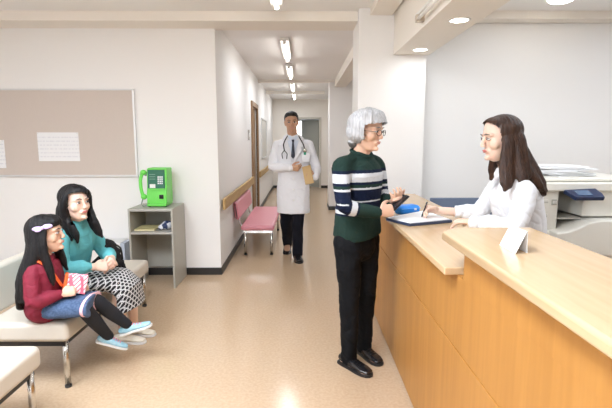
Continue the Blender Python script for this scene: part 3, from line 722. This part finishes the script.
# ------------------------------------------------------------ PERSON 2: doctor walking down the corridor
P2 = thing('person', 'person in white doctor coat with stethoscope walking down the corridor holding an envelope', 'person', (-.1,5.2,0)); off = P2.location.copy()
L2 = V((1,0,0)); H2 = basis((-.118,5.14,1.595), -86, 4, 3, 1.0)
tz = [((-.10,5.2,.90),.155,.11),((-.10,5.2,1.0),.15,.11),((-.10,5.2,1.12),.165,.115),((-.10,5.2,1.25),.185,.12),((-.10,5.2,1.35),.18,.10),((-.10,5.2,1.40),.10,.075)]
shR,elR,wrR = (-.285,5.2,1.345),(-.335,5.14,1.10),(-.135,5.0,1.095)
shL,elL,wrL = (.085,5.2,1.345),(.165,5.14,1.08),(.145,4.965,1.0)
hpR,knR,anR = (-.18,5.25,.88),(-.19,5.28,.48),(-.185,5.58,.13)
hpL,knL,anL = (-.03,5.2,.88),(-.05,5.14,.48),(-.055,5.2,.09)
m = MB(off); head_shape(m, H2, .97)
m.limb([(-.10,5.2,1.36),(-.108,5.18,1.45),(-.115,5.155,1.54)],[.062,.056,.058]); torso(m, tz[:-1], L2, -.022, flat1=True)
for a,b,c in ((shR,elR,wrR),(shL,elL,wrL)): m.limb([a,b,c],[.038,.036,.027])
for a,b,c in ((hpR,knR,anR),(hpL,knL,anL)): m.limb([a,b,c],[.085,.055,.04])
foot(m, anL, (.1,-1)); foot(m, (anR[0],anR[1],.09), (0,-1), 1, .04)
hand(m, (-.13,4.995,1.095), (.97,-.12,-.06), (.0,-.35,.94), curl=-28); hand(m, (.14,4.955,1.0), (-.88,-.10,.22), (.1,-.2,.95), curl=30)
body = organic('body', m, SKIN3, P2, .004, 4); face(body, off, H2, LIPN, HBLACK)
m = MB(off); m.ell((-.018,0,.044),(.090,.081,.082),H2,28); m.ell((.022,0,.082),(.070,.070,.042),H2,24); m.ell((-.05,0,.0),(.062,.074,.06),H2,24)
H2i = H2.inverted()
organic('hair', m, HBLACK, P2, .005, 2, disp=strands(H2,.004), cut=lambda c: (lambda q: (q.x > .012 and q.z < .045+.35*(q.x-.012)) or (q.x > -.03 and q.z < -.02))(H2i@c))
m = MB(off)
yoke(m,(-.10,5.2,1.40),shR,shL,.045); torso(m, [((-.10,5.2,.565),.182,.15),((-.10,5.2,.60),.182,.15),((-.10,5.2,.78),.178,.142),((-.10,5.2,.95),.170,.130),((-.10,5.2,1.1),.17,.125),((-.10,5.2,1.25),.19,.125),((-.10,5.2,1.345),.180,.105),((-.10,5.195,1.39),.115,.082)], L2, .012, flat0=True)
for a,b,c in ((shR,elR,wrR),(shL,elL,wrL)):
    i = V((.035,0,.01)) if a is shR else V((-.035,0,.01))
    m.limb([V(a)+i, V(a)-V((0,0,.02)), b, c],[.050,.059,.055,.044])
organic('doctor_coat', m, COAT, P2, .006, 4, disp=folds(.014,8,5,7))
# shirt, tie, lapels
yf = 5.06
m = MB(off); m.prism([(-.165,yf+.02,1.395),(-.035,yf+.02,1.395),(-.10,yf-.012,1.20)],(0,.03,0)); m.build('shirt_front', SHIRT2, P2, bevel=.006)
m = MB(off)
for s in (-1,1): m.prism([(-.10,yf-.002,1.40),(-.10+s*.02,yf-.005,1.375),(-.10+s*.06,yf+.03,1.435),(-.10+s*.03,yf+.04,1.455)],(0,.014,0))
m.limb([V((-.10,5.175,1.425))+V((.062*math.cos(a),-.062*math.sin(a),.01-.012*math.sin(a))) for a in [2*math.pi*k/20 for k in range(21)]],[(.016,.007)]*21,sub=1,seg=8)
m.build('shirt_collar', SHIRT2, P2)
m = MB(off); m.prism([(-.116,yf-.012,1.405),(-.084,yf-.012,1.405),(-.09,yf-.016,1.375),(-.11,yf-.016,1.375)],(0,.02,0)).prism([(-.109,yf-.016,1.376),(-.091,yf-.016,1.376),(-.078,yf-.022,1.22),(-.10,yf-.024,1.19),(-.122,yf-.022,1.22)],(0,.012,0)); m.build('necktie', TIE, P2, bevel=.003)
for s in (-1,1):
    m = MB(off); m.prism([(-.10+s*.062,yf+.045,1.42),(-.10+s*.10,yf+.02,1.37),(-.10+s*.115,yf-.004,1.325),(-.10+s*.085,yf-.012,1.315),(-.10+s*.105,yf-.012,1.295),(-.10+s*.004,yf-.036,1.13),(-.10+s*.045,yf-.012,1.30)],(0,.010,0)); m.build('lapel', COAT, P2, bevel=.003)
for z in (1.09,.97,.85,.73): MB(off).ell((-.095,yf-.035-(1.12-z)*.05,z),(.009,.006,.009),seg=12).build('button', WHITEP, P2, True)
m = MB(off); m.box(.0,.085,yf-.016,yf-.004,1.16,1.26); m.build('breast_pocket', COAT, P2, bevel=.004)
m = MB(off); m.box(.020,.045,yf-.026,yf-.012,1.235,1.285); m.build('pocket_badge', mat('badge_green',(.02,.38,.22),.4), P2, bevel=.003)
m = MB(off)
for a,b,c in ((hpR,knR,anR),(hpL,knL,anL)): m.limb([a,V(a).lerp(V(b),.5),b,V(b).lerp(V(c),.5),V(c)-V((0,0,.03))],[.10,.09,.072,.066,.060])
organic('trousers', m, NTROU, P2, .006, 4, disp=folds(.014,10,6,2))
shoe(P2, off, anL, (.12,-1), LEATH, RUB, 1.08, .0); shoe(P2, off, (anR[0],anR[1],.1), (-.05,-1), LEATH, RUB, 1.08, .03, pitch=R(-22))
# stethoscope: worn = held thing of its own
t = thing('stethoscope', 'black stethoscope hanging around the neck of the doctor', 'stethoscope', (-.1,5.15,1.3)); o = t.location.copy()
m = MB(o)
m.limb([(-.195,yf-.035,1.285),(-.205,yf-.022,1.35),(-.185,yf+.01,1.405),(-.155,yf+.10,1.455),(-.10,yf+.20,1.46),(-.045,yf+.10,1.455),(-.015,yf+.01,1.405),(.012,yf-.02,1.36),(.030,yf-.038,1.30)],[.0065]*9,seg=10); m.build('tubing', RUB, t, True)
for q in ([(-.195,yf-.035,1.285),(-.222,yf-.045,1.25),(-.215,yf-.05,1.20)],[(-.195,yf-.035,1.285),(-.165,yf-.052,1.25),(-.17,yf-.055,1.195)]): MB(o).limb(q,[.005]*3,seg=8).build('ear_tube', RUB, t, True)
m = MB(o); m.cyl((.031,yf-.056,1.285),(.031,yf-.038,1.29),.022); m.build('chest_piece', CHROME, t, True)
t = thing('envelope', 'brown paper envelope held against the white coat', 'envelope', (.06,4.96,.93)); o = t.location.copy()
mx = Matrix.Translation((.065,4.935,1.02)) @ Matrix.Rotation(R(-35),4,'Z') @ Matrix.Rotation(R(-14),4,'Y')
MB(o).box(-.055,.055,-.006,.006,-.10,.10,mx).build('sleeve', KRAFT, t, bevel=.002); MB(o).prism([mx@V((-.055,-.0065,.10)),mx@V((.055,-.0065,.10)),mx@V((0,-.0065,.06))], mx.to_3x3()@V((0,-.001,0))).build('flap', KRAFT, t)

# ------------------------------------------------------------ PERSON 3: receptionist
P3 = thing('person', 'long haired person in white blouse writing behind the reception counter', 'person', (1.2,2.34,0)); off = P3.location.copy()
L3 = V((.06,-1,0)).normalized(); H3 = basis((1.008,2.30,1.408), 182, 6, 0, .97)
tz = [((1.17,2.36,.84),.145,.10),((1.16,2.36,.92),.13,.095),((1.14,2.35,1.02),.125,.092),((1.11,2.34,1.11),.135,.095),((1.09,2.33,1.18),.125,.078),((1.075,2.325,1.225),.11,.07)]
shL,elL,wrL = (1.085,2.16,1.165),(1.02,2.11,.985),(.865,2.26,.985)
shR,elR,wrR = (1.085,2.49,1.165),(1.03,2.56,.985),(.80,2.60,.99)
hpL,knL,anL = (1.175,2.28,.84),(1.17,2.28,.46),(1.20,2.28,.09)
hpR,knR,anR = (1.175,2.44,.84),(1.17,2.44,.46),(1.20,2.44,.09)
m = MB(off); head_shape(m, H3, .95)
m.limb([(1.085,2.325,1.20),(1.06,2.315,1.27),(1.035,2.308,1.35)],[.052,.045,.048]); torso(m, tz[:-1], L3, -.022, flat1=True)
for a,b,c in ((shR,elR,wrR),(shL,elL,wrL)): m.limb([a,b,c],[.032,.031,.023])
for a,b,c in ((hpR,knR,anR),(hpL,knL,anL)): m.limb([a,b,c],[.075,.05,.035])
foot(m, anL, (-1,0)); foot(m, anR, (-1,0))
hand(m, (.862,2.262,.985), (-.55,.80,-.10), (.8,.55,.10), curl=16, size=.9)
hand(m, (.80,2.60,.99), (-.95,.0,.16), (-.1,-.75,.6), curl=-42, size=.9)
body = organic('body', m, SKIN2, P3, .004, 4); face(body, off, H3, LIPS, HBROWN)
m = MB(off)
m.ell((-.015,0,.036),(.102,.087,.088),H3,28); m.ell((.025,0,.068),(.068,.070,.048),H3,24); m.ell((-.045,0,-.01),(.070,.082,.075),H3,24)
W = lambda *q: V(q)
m.loft([(W(1.03,2.305,1.44),L3,.085,.075),(W(1.05,2.305,1.36),L3,.090,.070),(W(1.085,2.30,1.28),L3,.100,.072),(W(1.13,2.30,1.22),L3,.115,.055),(W(1.175,2.30,1.17),L3,.12,.035),(W(1.205,2.30,1.13),L3,.10,.018)],26)
H3i = H3.inverted()
X = V((1,0,0))
m.limb([(1.025,2.255,1.50),(1.025,2.232,1.45),(1.022,2.222,1.38),(1.018,2.215,1.31),(1.010,2.200,1.24),(.998,2.180,1.185),(.985,2.172,1.155)], [(.012,.004),(.030,.010),(.040,.017),(.044,.020),(.044,.020),(.032,.014),(.010,.006)], lat=X)
m.limb([(1.06,2.25,1.48),(1.07,2.23,1.40),(1.075,2.215,1.31),(1.08,2.195,1.24),(1.075,2.17,1.19)], [(.012,.006),(.036,.018),(.046,.022),(.046,.020),(.022,.012)], lat=X)
m.limb([(1.085,2.27,1.42),(1.105,2.245,1.33),(1.14,2.23,1.25),(1.185,2.22,1.185),(1.215,2.215,1.15)], [(.012,.008),(.036,.022),(.042,.024),(.032,.018),(.010,.008)], lat=X)
m.limb([(1.03,2.365,1.44),(1.035,2.39,1.34),(1.03,2.405,1.25),(1.03,2.42,1.19)], [(.03,.02),(.038,.02),(.035,.02),(.02,.010)], lat=X)
organic('hair', m, HBROWN, P3, .0045, 3, disp=strands(H3,.0035), cut=lambda c: (lambda q: abs(q.y) < .074 and q.x > .030 and -.13 < q.z < .048+.85*(q.x-.03))(H3i@c))
X = V((1,0,0))
m = MB(off); torso(m, [((1.175,2.36,.82),.150,.108),((1.165,2.36,.92),.142,.106),((1.145,2.35,1.02),.138,.106),((1.12,2.34,1.11),.145,.108),((1.095,2.33,1.18),.128,.085),((1.08,2.325,1.215),.08,.06)], L3, .010); yoke(m,(1.085,2.325,1.228),shR,shL,.036)
for a,b,c,i in ((shR,elR,V(elR).lerp(V(wrR),.55),-.03),(shL,elL,wrL,.03)): m.limb([V(a)+V((0,i,.005)),V(a)-V((0,0,.02)),b,V(b).lerp(V(c),.5),V(c)+V((.02,0,0))],[.040,.050,.052,.048,.037])
organic('blouse', m, SHIRT, P3, .005, 4, disp=folds(.013,10,7,5))
for a,b in ((elR,V(elR).lerp(V(wrR),.60)),(elL,wrL)):
    d = (V(b)-V(a)).normalized(); MB(off).cyl(V(b)-d*.05, V(b)+d*.0, .036, .034, seg=24).build('cuff', SHIRT, P3, True)
m = MB(off); m.prism([(1.03,2.27,1.235),(1.0,2.29,1.20),(.985,2.31,1.14),(1.02,2.33,1.20),(1.05,2.32,1.25)],(-.012,0,.004)); m.build('collar', SHIRT, P3, bevel=.003)
m = MB(off); torso(m, [((1.175,2.36,.72),.15,.108),((1.175,2.36,.80),.15,.105),((1.17,2.36,.90),.13,.095)], L3)
for a,b,c in ((hpR,knR,anR),(hpL,knL,anL)): m.limb([a,b,V(c)-V((0,0,.02))],[.09,.066,.055])
organic('trousers', m, NTROU, P3, .008, 3)
shoe(P3, off, anL, (-1,0), LEATH, RUB, .95); shoe(P3, off, anR, (-1,0), LEATH, RUB, .95)
t = thing('ballpoint_pen', 'dark ballpoint pen in the writing hand of the person in white', 'pen', (.74,2.58,1.0)); o = t.location.copy()
MB(o).cyl((.700,2.585,.959),(.720,2.56,1.047),.0045,seg=12).build('barrel', BLACKP, t, True); MB(o).cyl((.698,2.5875,.953),(.700,2.585,.959),.0015,.0045,seg=12).build('tip', CHROME, t, True)

# ------------------------------------------------------------ PERSON 4: mother on the bench
P4 = thing('person', 'seated person in teal blouse and black patterned skirt on the cream bench', 'person', (-1.5,2.85,.4)); off = P4.location.copy()
L4 = V((.14,.99,0)).normalized(); H4 = basis((-1.365,2.70,1.012), -28, -4, 2, .95)
tz = [((-1.52,2.86,.475),.145,.095),((-1.51,2.85,.56),.125,.09),((-1.475,2.82,.66),.12,.088),((-1.435,2.79,.77),.13,.092),((-1.41,2.765,.84),.12,.072),((-1.40,2.755,.88),.09,.065)]
shR,elR,wrR = (-1.435,2.63,.83),(-1.41,2.57,.625),(-1.265,2.67,.612)
shL,elL,wrL = (-1.39,2.905,.83),(-1.31,2.95,.64),(-1.215,2.83,.625)
hpR,knR,anR = (-1.52,2.78,.475),(-1.15,2.74,.455),(-1.20,2.91,.09)
hpL,knL,anL = (-1.50,2.93,.475),(-1.13,2.90,.455),(-1.17,3.03,.09)
m = MB(off); head_shape(m, H4, .96)
m.limb([(-1.405,2.755,.86),(-1.39,2.735,.92),(-1.38,2.715,.97)],[.05,.045,.048]); torso(m, tz[:-1], L4, -.020, flat1=True)
for a,b,c in ((shR,elR,wrR),(shL,elL,wrL)): m.limb([a,b,c],[.032,.031,.023])
for a,b,c in ((hpR,knR,anR),(hpL,knL,anL)): m.limb([a,b,V(b).lerp(V(c),.35)+V((.0,-.012,0)),c],[.066,.044,.045,.030])
foot(m, anR, (1,-.1), .74); foot(m, anL, (1,-.1), .74)
hand(m, (-1.265,2.672,.612), (.80,.50,-.10), (-.3,.5,.75), curl=-36, size=.88); hand(m, (-1.215,2.828,.625), (.55,-.80,-.12), (-.5,-.3,.8), curl=40, size=.88)
body = organic('body', m, SKIN2, P4, .004, 4); face(body, off, H4, LIPS, HBLACK)
m = MB(off); m.ell((-.015,0,.042),(.100,.088,.086),H4,28); m.ell((.030,0,.074),(.066,.068,.046),H4,24); m.ell((-.05,0,-.01),(.066,.080,.075),H4,24)
P = lambda x,y,z: H4@V((x,y,z))
m.limb([P(-.05,0,0),P(-.07,0,-.08),P(-.075,0,-.16)],[(.075,.05),(.08,.04),(.07,.02)], lat=(H4.to_3x3()@V((0,1,0))))
H4i = H4.inverted()
X = V((1,0,0))
m.limb([P(.045,-.062,.075),P(.020,-.084,.03),P(-.008,-.086,-.03),P(-.015,-.075,-.09),P(.012,-.062,-.15),P(.035,-.052,-.20),P(.04,-.05,-.25)],[(.022,.012),(.024,.014),(.026,.018),(.030,.024),(.032,.024),(.026,.02),(.010,.008)])
m.limb([P(-.03,-.06,-.03),P(-.045,-.07,-.10),P(-.025,-.068,-.17),P(-.005,-.06,-.23)],[.045,.042,.034,.012])
m.limb([P(.050,.055,.075),P(.030,.080,.03),P(.008,.086,-.04),P(.015,.088,-.10),P(.040,.088,-.16),P(.055,.10,-.21),P(.075,.11,-.25)],[(.022,.012),(.024,.014),(.026,.018),(.030,.024),(.032,.022),(.026,.018),(.010,.008)])
organic('hair', m, HBLACK, P4, .0045, 3, disp=strands(H4,.0035), cut=lambda c: (lambda q: abs(q.y) < .074 and q.x > .028 and -.13 < q.z < .036+.45*(q.x-.03)-.35*max(-.05,q.y))(H4i@c))
m = MB(off); torso(m, [((-1.52,2.86,.50),.14,.10),((-1.51,2.85,.56),.135,.102),((-1.475,2.82,.66),.130,.102),((-1.435,2.79,.77),.138,.104),((-1.412,2.765,.835),.125,.080),((-1.408,2.76,.862),.08,.062)], L4, .010); yoke(m,(-1.405,2.758,.890),shR,shL,.036)
m.limb([V(shR)+V((0,.035,0)),V(shR)-V((0,0,.03)),elR,V(elR).lerp(V(wrR),.6),V(wrR)-V((.02,.01,0))],[.042,.052,.055,.048,.030])
m.limb([V(shL)-V((0,.035,0)),V(shL)-V((0,0,.03)),elL,V(elL).lerp(V(wrL),.6),V(wrL)-V((.01,-.02,0))],[.042,.052,.053,.046,.030])
organic('blouse', m, TEAL, P4, .005, 4, disp=folds(.011,10,8,3))
m = MB(off); Ls = V((.1,1,0)).normalized()
m.loft([(V((-1.58,2.865,.50)),Ls,.165,.095),(V((-1.45,2.86,.49)),Ls,.175,.09),(V((-1.28,2.84,.485)),Ls,.17,.078),(V((-1.17,2.83,.47)),Ls,.155,.070),(V((-1.115,2.83,.42)),Ls,.145,.065),(V((-1.105,2.83,.36)),Ls,.150,.062),(V((-1.10,2.83,.30)),Ls,.158,.066)],28,flat1=True)
organic('skirt', m, SKIRT, P4, .006, 4, disp=folds(.010,9,6,8))
for a in (anR, anL): shoe(P4, off, a, (1,-.1), PSHOE, SOLEW, .80, .0, low=True)

P4.location += V((-.045,.08,0))
t = thing('handbag', 'black handbag on the bench beside the person in teal', 'bag', (-1.36,3.1,.4)); o = t.location.copy()
m = MB(o); m.loft([(V((-1.40,3.07,.44)),V((1,.2,0)),.12,.06),(V((-1.36,3.07,.53)),V((1,.2,0)),.13,.065),(V((-1.33,3.07,.62)),V((1,.2,0)),.085,.045)],24); organic('body', m, FUR, t, .006, 3, disp=folds(.014,16,16,1))
for y in (3.03,3.11): MB(o).limb([(-1.41,y,.62),(-1.39,y,.70),(-1.33,y,.715),(-1.28,y,.68),(-1.27,y,.60)],[.007]*5).build('handle', RUB, t, True)
m = MB((-1.42,3.02,.5)); m.limb([(-1.41,3.04,.70),(-1.37,3.03,.675),(-1.33,3.02,.63),(-1.30,2.99,.56)],[.040,.052,.050,.040])
t.location += V((.01,-.01,.008)); t.scale = (.92,.92,.86)
m.off = V((-1.42,3.02,.5))
jk = organic('folded_jacket', m, FUR, None, .006, 2, disp=folds(.02,28,28,6)); jk.location = (-1.395,3.03,.5); tag(jk, 'black crumpled jacket draped on the handbag behind the teal sleeve', 'jacket')

# ------------------------------------------------------------ PERSON 5: girl
P5 = thing('person', 'child with long black hair, red top and denim skirt seated on the bench', 'person', (-1.47,2.43,.4)); off = P5.location.copy()
L5 = V((-.05,1,0)).normalized(); H5 = basis((-1.405,2.435,.888), 8, -6, 0, .88)
tz = [((-1.44,2.45,.465),.11,.080),((-1.44,2.445,.54),.10,.076),((-1.44,2.44,.62),.10,.074),((-1.435,2.44,.695),.10,.068),((-1.435,2.44,.735),.08,.05),((-1.43,2.44,.76),.05,.045)]
shR,elR,wrR = (-1.44,2.335,.70),(-1.42,2.29,.555),(-1.315,2.375,.565)
shL,elL,wrL = (-1.435,2.535,.70),(-1.40,2.525,.555),(-1.28,2.51,.56)
hpR,knR,anR = (-1.44,2.40,.462),(-1.225,2.42,.468),(-1.185,2.62,.215)
hpL,knL,anL = (-1.44,2.50,.462),(-1.20,2.53,.468),(-1.085,2.67,.265)
m = MB(off); head_shape(m, H5, 1.0)
m.limb([(-1.43,2.44,.74),(-1.42,2.44,.79),(-1.415,2.438,.84)],[.038,.035,.038]); torso(m, tz[:-1], L5, -.016, flat1=True)
for a,b,c in ((shR,elR,wrR),(shL,elL,wrL)): m.limb([a,b,c],[.025,.025,.019])
for a,b,c in ((hpR,knR,anR),(hpL,knL,anL)): m.limb([a,b,c],[.052,.036,.024])
hand(m, (-1.315,2.376,.565), (.86,.42,.20), (-.1,.4,.9), curl=-36, size=.72); hand(m, (-1.28,2.53,.56), (.75,-.6,.2), (-.1,-.2,.95), curl=30, size=.72)
body = organic('body', m, SKIN, P5, .0038, 4); face(body, off, H5, LIPN, HBLACK)
P = lambda x,y,z: H5@V((x,y,z)); Y5 = H5.to_3x3()@V((0,1,0))
m = MB(off); m.ell((-.015,0,.040),(.103,.088,.088),H5,28); m.ell((.03,0,.072),(.070,.072,.050),H5,24); m.ell((-.045,0,-.02),(.075,.084,.08),H5,24)
m.loft([(P(-.03,0,.02),Y5,.080,.075),(P(-.045,0,-.06),Y5,.084,.068),(V((-1.465,2.425,.78)),Y5,.085,.050),(V((-1.49,2.42,.72)),Y5,.095,.043),(V((-1.515,2.41,.64)),Y5,.10,.038),(V((-1.53,2.405,.56)),Y5,.095,.034),(V((-1.54,2.40,.50)),Y5,.075,.024)],26)
H5i = H5.inverted(); X = V((1,0,0))
X = V((1,0,0))
m.limb([P(-.01,-.07,.02),(-1.435,2.355,.80),(-1.470,2.34,.72),(-1.492,2.33,.64),(-1.505,2.325,.54)],[(.030,.018),(.038,.020),(.040,.018),(.042,.018),(.026,.010)], lat=X)
m.limb([P(.012,-.070,.05),P(.005,-.085,-.02),P(.0,-.088,-.10),P(.012,-.085,-.18),P(.02,-.085,-.26),P(.02,-.085,-.31)],[(.026,.012),(.026,.016),(.028,.018),(.026,.018),(.020,.014),(.008,.006)], lat=X)
m.limb([P(.015,.070,.05),P(.01,.085,-.02),P(.01,.086,-.10),P(.03,.083,-.18),P(.05,.08,-.26)],[(.026,.012),(.026,.016),(.028,.018),(.026,.016),(.010,.008)], lat=X)
organic('hair', m, HBLACK, P5, .0042, 3, disp=strands(H5,.0035), cut=lambda c: (lambda q: abs(q.y) < .074 and q.x > .030 and -.13 < q.z < .030+.3*(q.x-.03))(H5i@c))
bw = MB(off)
for s in (-1,1):
    bw.ell((.028+s*.030,-.100,.058+s*.004),(.030,.008,.014),H5,14); bw.ell((.028+s*.026,-.104,.050+s*.006),(.020,.006,.010),H5,12)
bw.ell((.028,-.106,.056),(.009,.008,.011),H5,12); bw.build('hair_bow', LILAC, P5, True)
m = MB(off); torso(m, [((-1.45,2.45,.475),.115,.086),((-1.445,2.445,.54),.106,.082),((-1.44,2.44,.62),.102,.078),((-1.435,2.44,.695),.102,.072),((-1.435,2.44,.735),.092,.058),((-1.432,2.44,.748),.05,.042)], L5, .008); yoke(m,(-1.433,2.44,.762),shR,shL,.028)
for a,b,c,i in ((shR,elR,wrR,.025),(shL,elL,wrL,-.025)): m.limb([V(a)+V((0,i,0)),V(a)-V((0,0,.02)),b,V(b).lerp(V(c),.6),V(c)-V((.008,0,0))],[.032,.042,.042,.036,.026])
organic('sweatshirt', m, RED, P5, .0045, 4, disp=folds(.008,14,11,2))
m = MB(off); Lg = V((0,1,0))
m.loft([(V((-1.44,2.45,.472)),Lg,.105,.055),(V((-1.38,2.45,.474)),Lg,.126,.062),(V((-1.30,2.46,.476)),Lg,.132,.060),(V((-1.235,2.47,.476)),Lg,.130,.056),(V((-1.19,2.475,.474)),Lg,.128,.054)],28,expo=2.4,flat1=True)
organic('denim_skirt', m, [DENIM, mat('pink_hem',(.80,.48,.52),.8)], P5, .005, 3, disp=folds(.012,12,12,3), matfn=lambda c: int(-1.206 < c.x < -1.192))
for a,b,c in ((hpR,knR,anR),(hpL,knL,anL)):
    MB(off).limb([V(a).lerp(V(b),.72),b,V(b).lerp(V(c),.4),c],[.046,.043,.041,.031]).build('stocking', SOCK, P5, True)
shoe(P5, off, (anR[0],anR[1],0), (.93,.35), LSHOE, SOLEW, .68, anR[2]-.055, pitch=R(-24), laces=PINK); shoe(P5, off, (anL[0],anL[1],0), (.96,.25), LSHOE, SOLEW, .70, anL[2]-.055, pitch=R(14), laces=PINK)
# pouch bag with orange strap
t = thing('pouch_bag', 'pink checked pouch with orange strap held on the lap of the child', 'bag', (-1.28,2.43,.55)); o = t.location.copy()
mx = Matrix.Translation((-1.268,2.455,.598)) @ Matrix.Rotation(R(28),4,'Z') @ Matrix.Rotation(R(14),4,'Y')
m = MB(o); m.box(-.055,.05,-.028,.028,-.05,.055,mx); organic('pouch', m, POUCH, t, .004, 6, disp=folds(.008,22,22,5))
MB(o).box(-.066,-.050,-.031,.031,-.05,.055,mx).build('orange_trim', ORANGE, t, bevel=.005)
st = [(-1.332,2.42,.60),(-1.355,2.40,.66),(-1.375,2.375,.72),(-1.41,2.352,.757),(-1.46,2.352,.762),(-1.51,2.38,.74),(-1.55,2.42,.68)]
m = MB(o); m.limb(st,[(.010,.004)]*7, lat=V((.3,.9,0)), seg=10); m.build('shoulder_strap', ORANGE, t, True)

# ------------------------------------------------------------ daylight, camera, world
area((-1.4, YB-.5, 1.55), 2.3, 1.3, 70, (R(90),0,0), (.93,1.0,1.10))
area((.15, 16.4, 1.5), 2.2, 1.2, 25, (R(-90),0,0), (.8,1.0,1.3))
area((1.5, 6.6, ZC-.03), .6, 1.8, 8, color=(.95,1.0,1.08))
w = bpy.data.worlds.new('World'); scene.world = w; w.use_nodes = True
nt = w.node_tree; bg = nt.nodes['Background']; sky = nt.nodes.new('ShaderNodeTexSky'); sky.sky_type = 'NISHITA'; sky.sun_disc = False; sky.sun_elevation = R(40)
nt.links.new(sky.outputs[0], bg.inputs[0]); bg.inputs[1].default_value = .3
cam = bpy.data.cameras.new('Camera'); co = bpy.data.objects.new('Camera', cam); col.objects.link(co)
cam.sensor_width = 36; cam.lens = 450/612*36; cam.clip_start = .05
co.location = (0,0,1.4); co.rotation_euler = (R(90)-math.atan(64/450), 0, -math.atan(4/450))
scene.camera = co
vs = scene.view_settings; vs.view_transform = 'Standard'; vs.look = 'None'; vs.gamma = 1; vs.use_curve_mapping = False; vs.exposure = .06
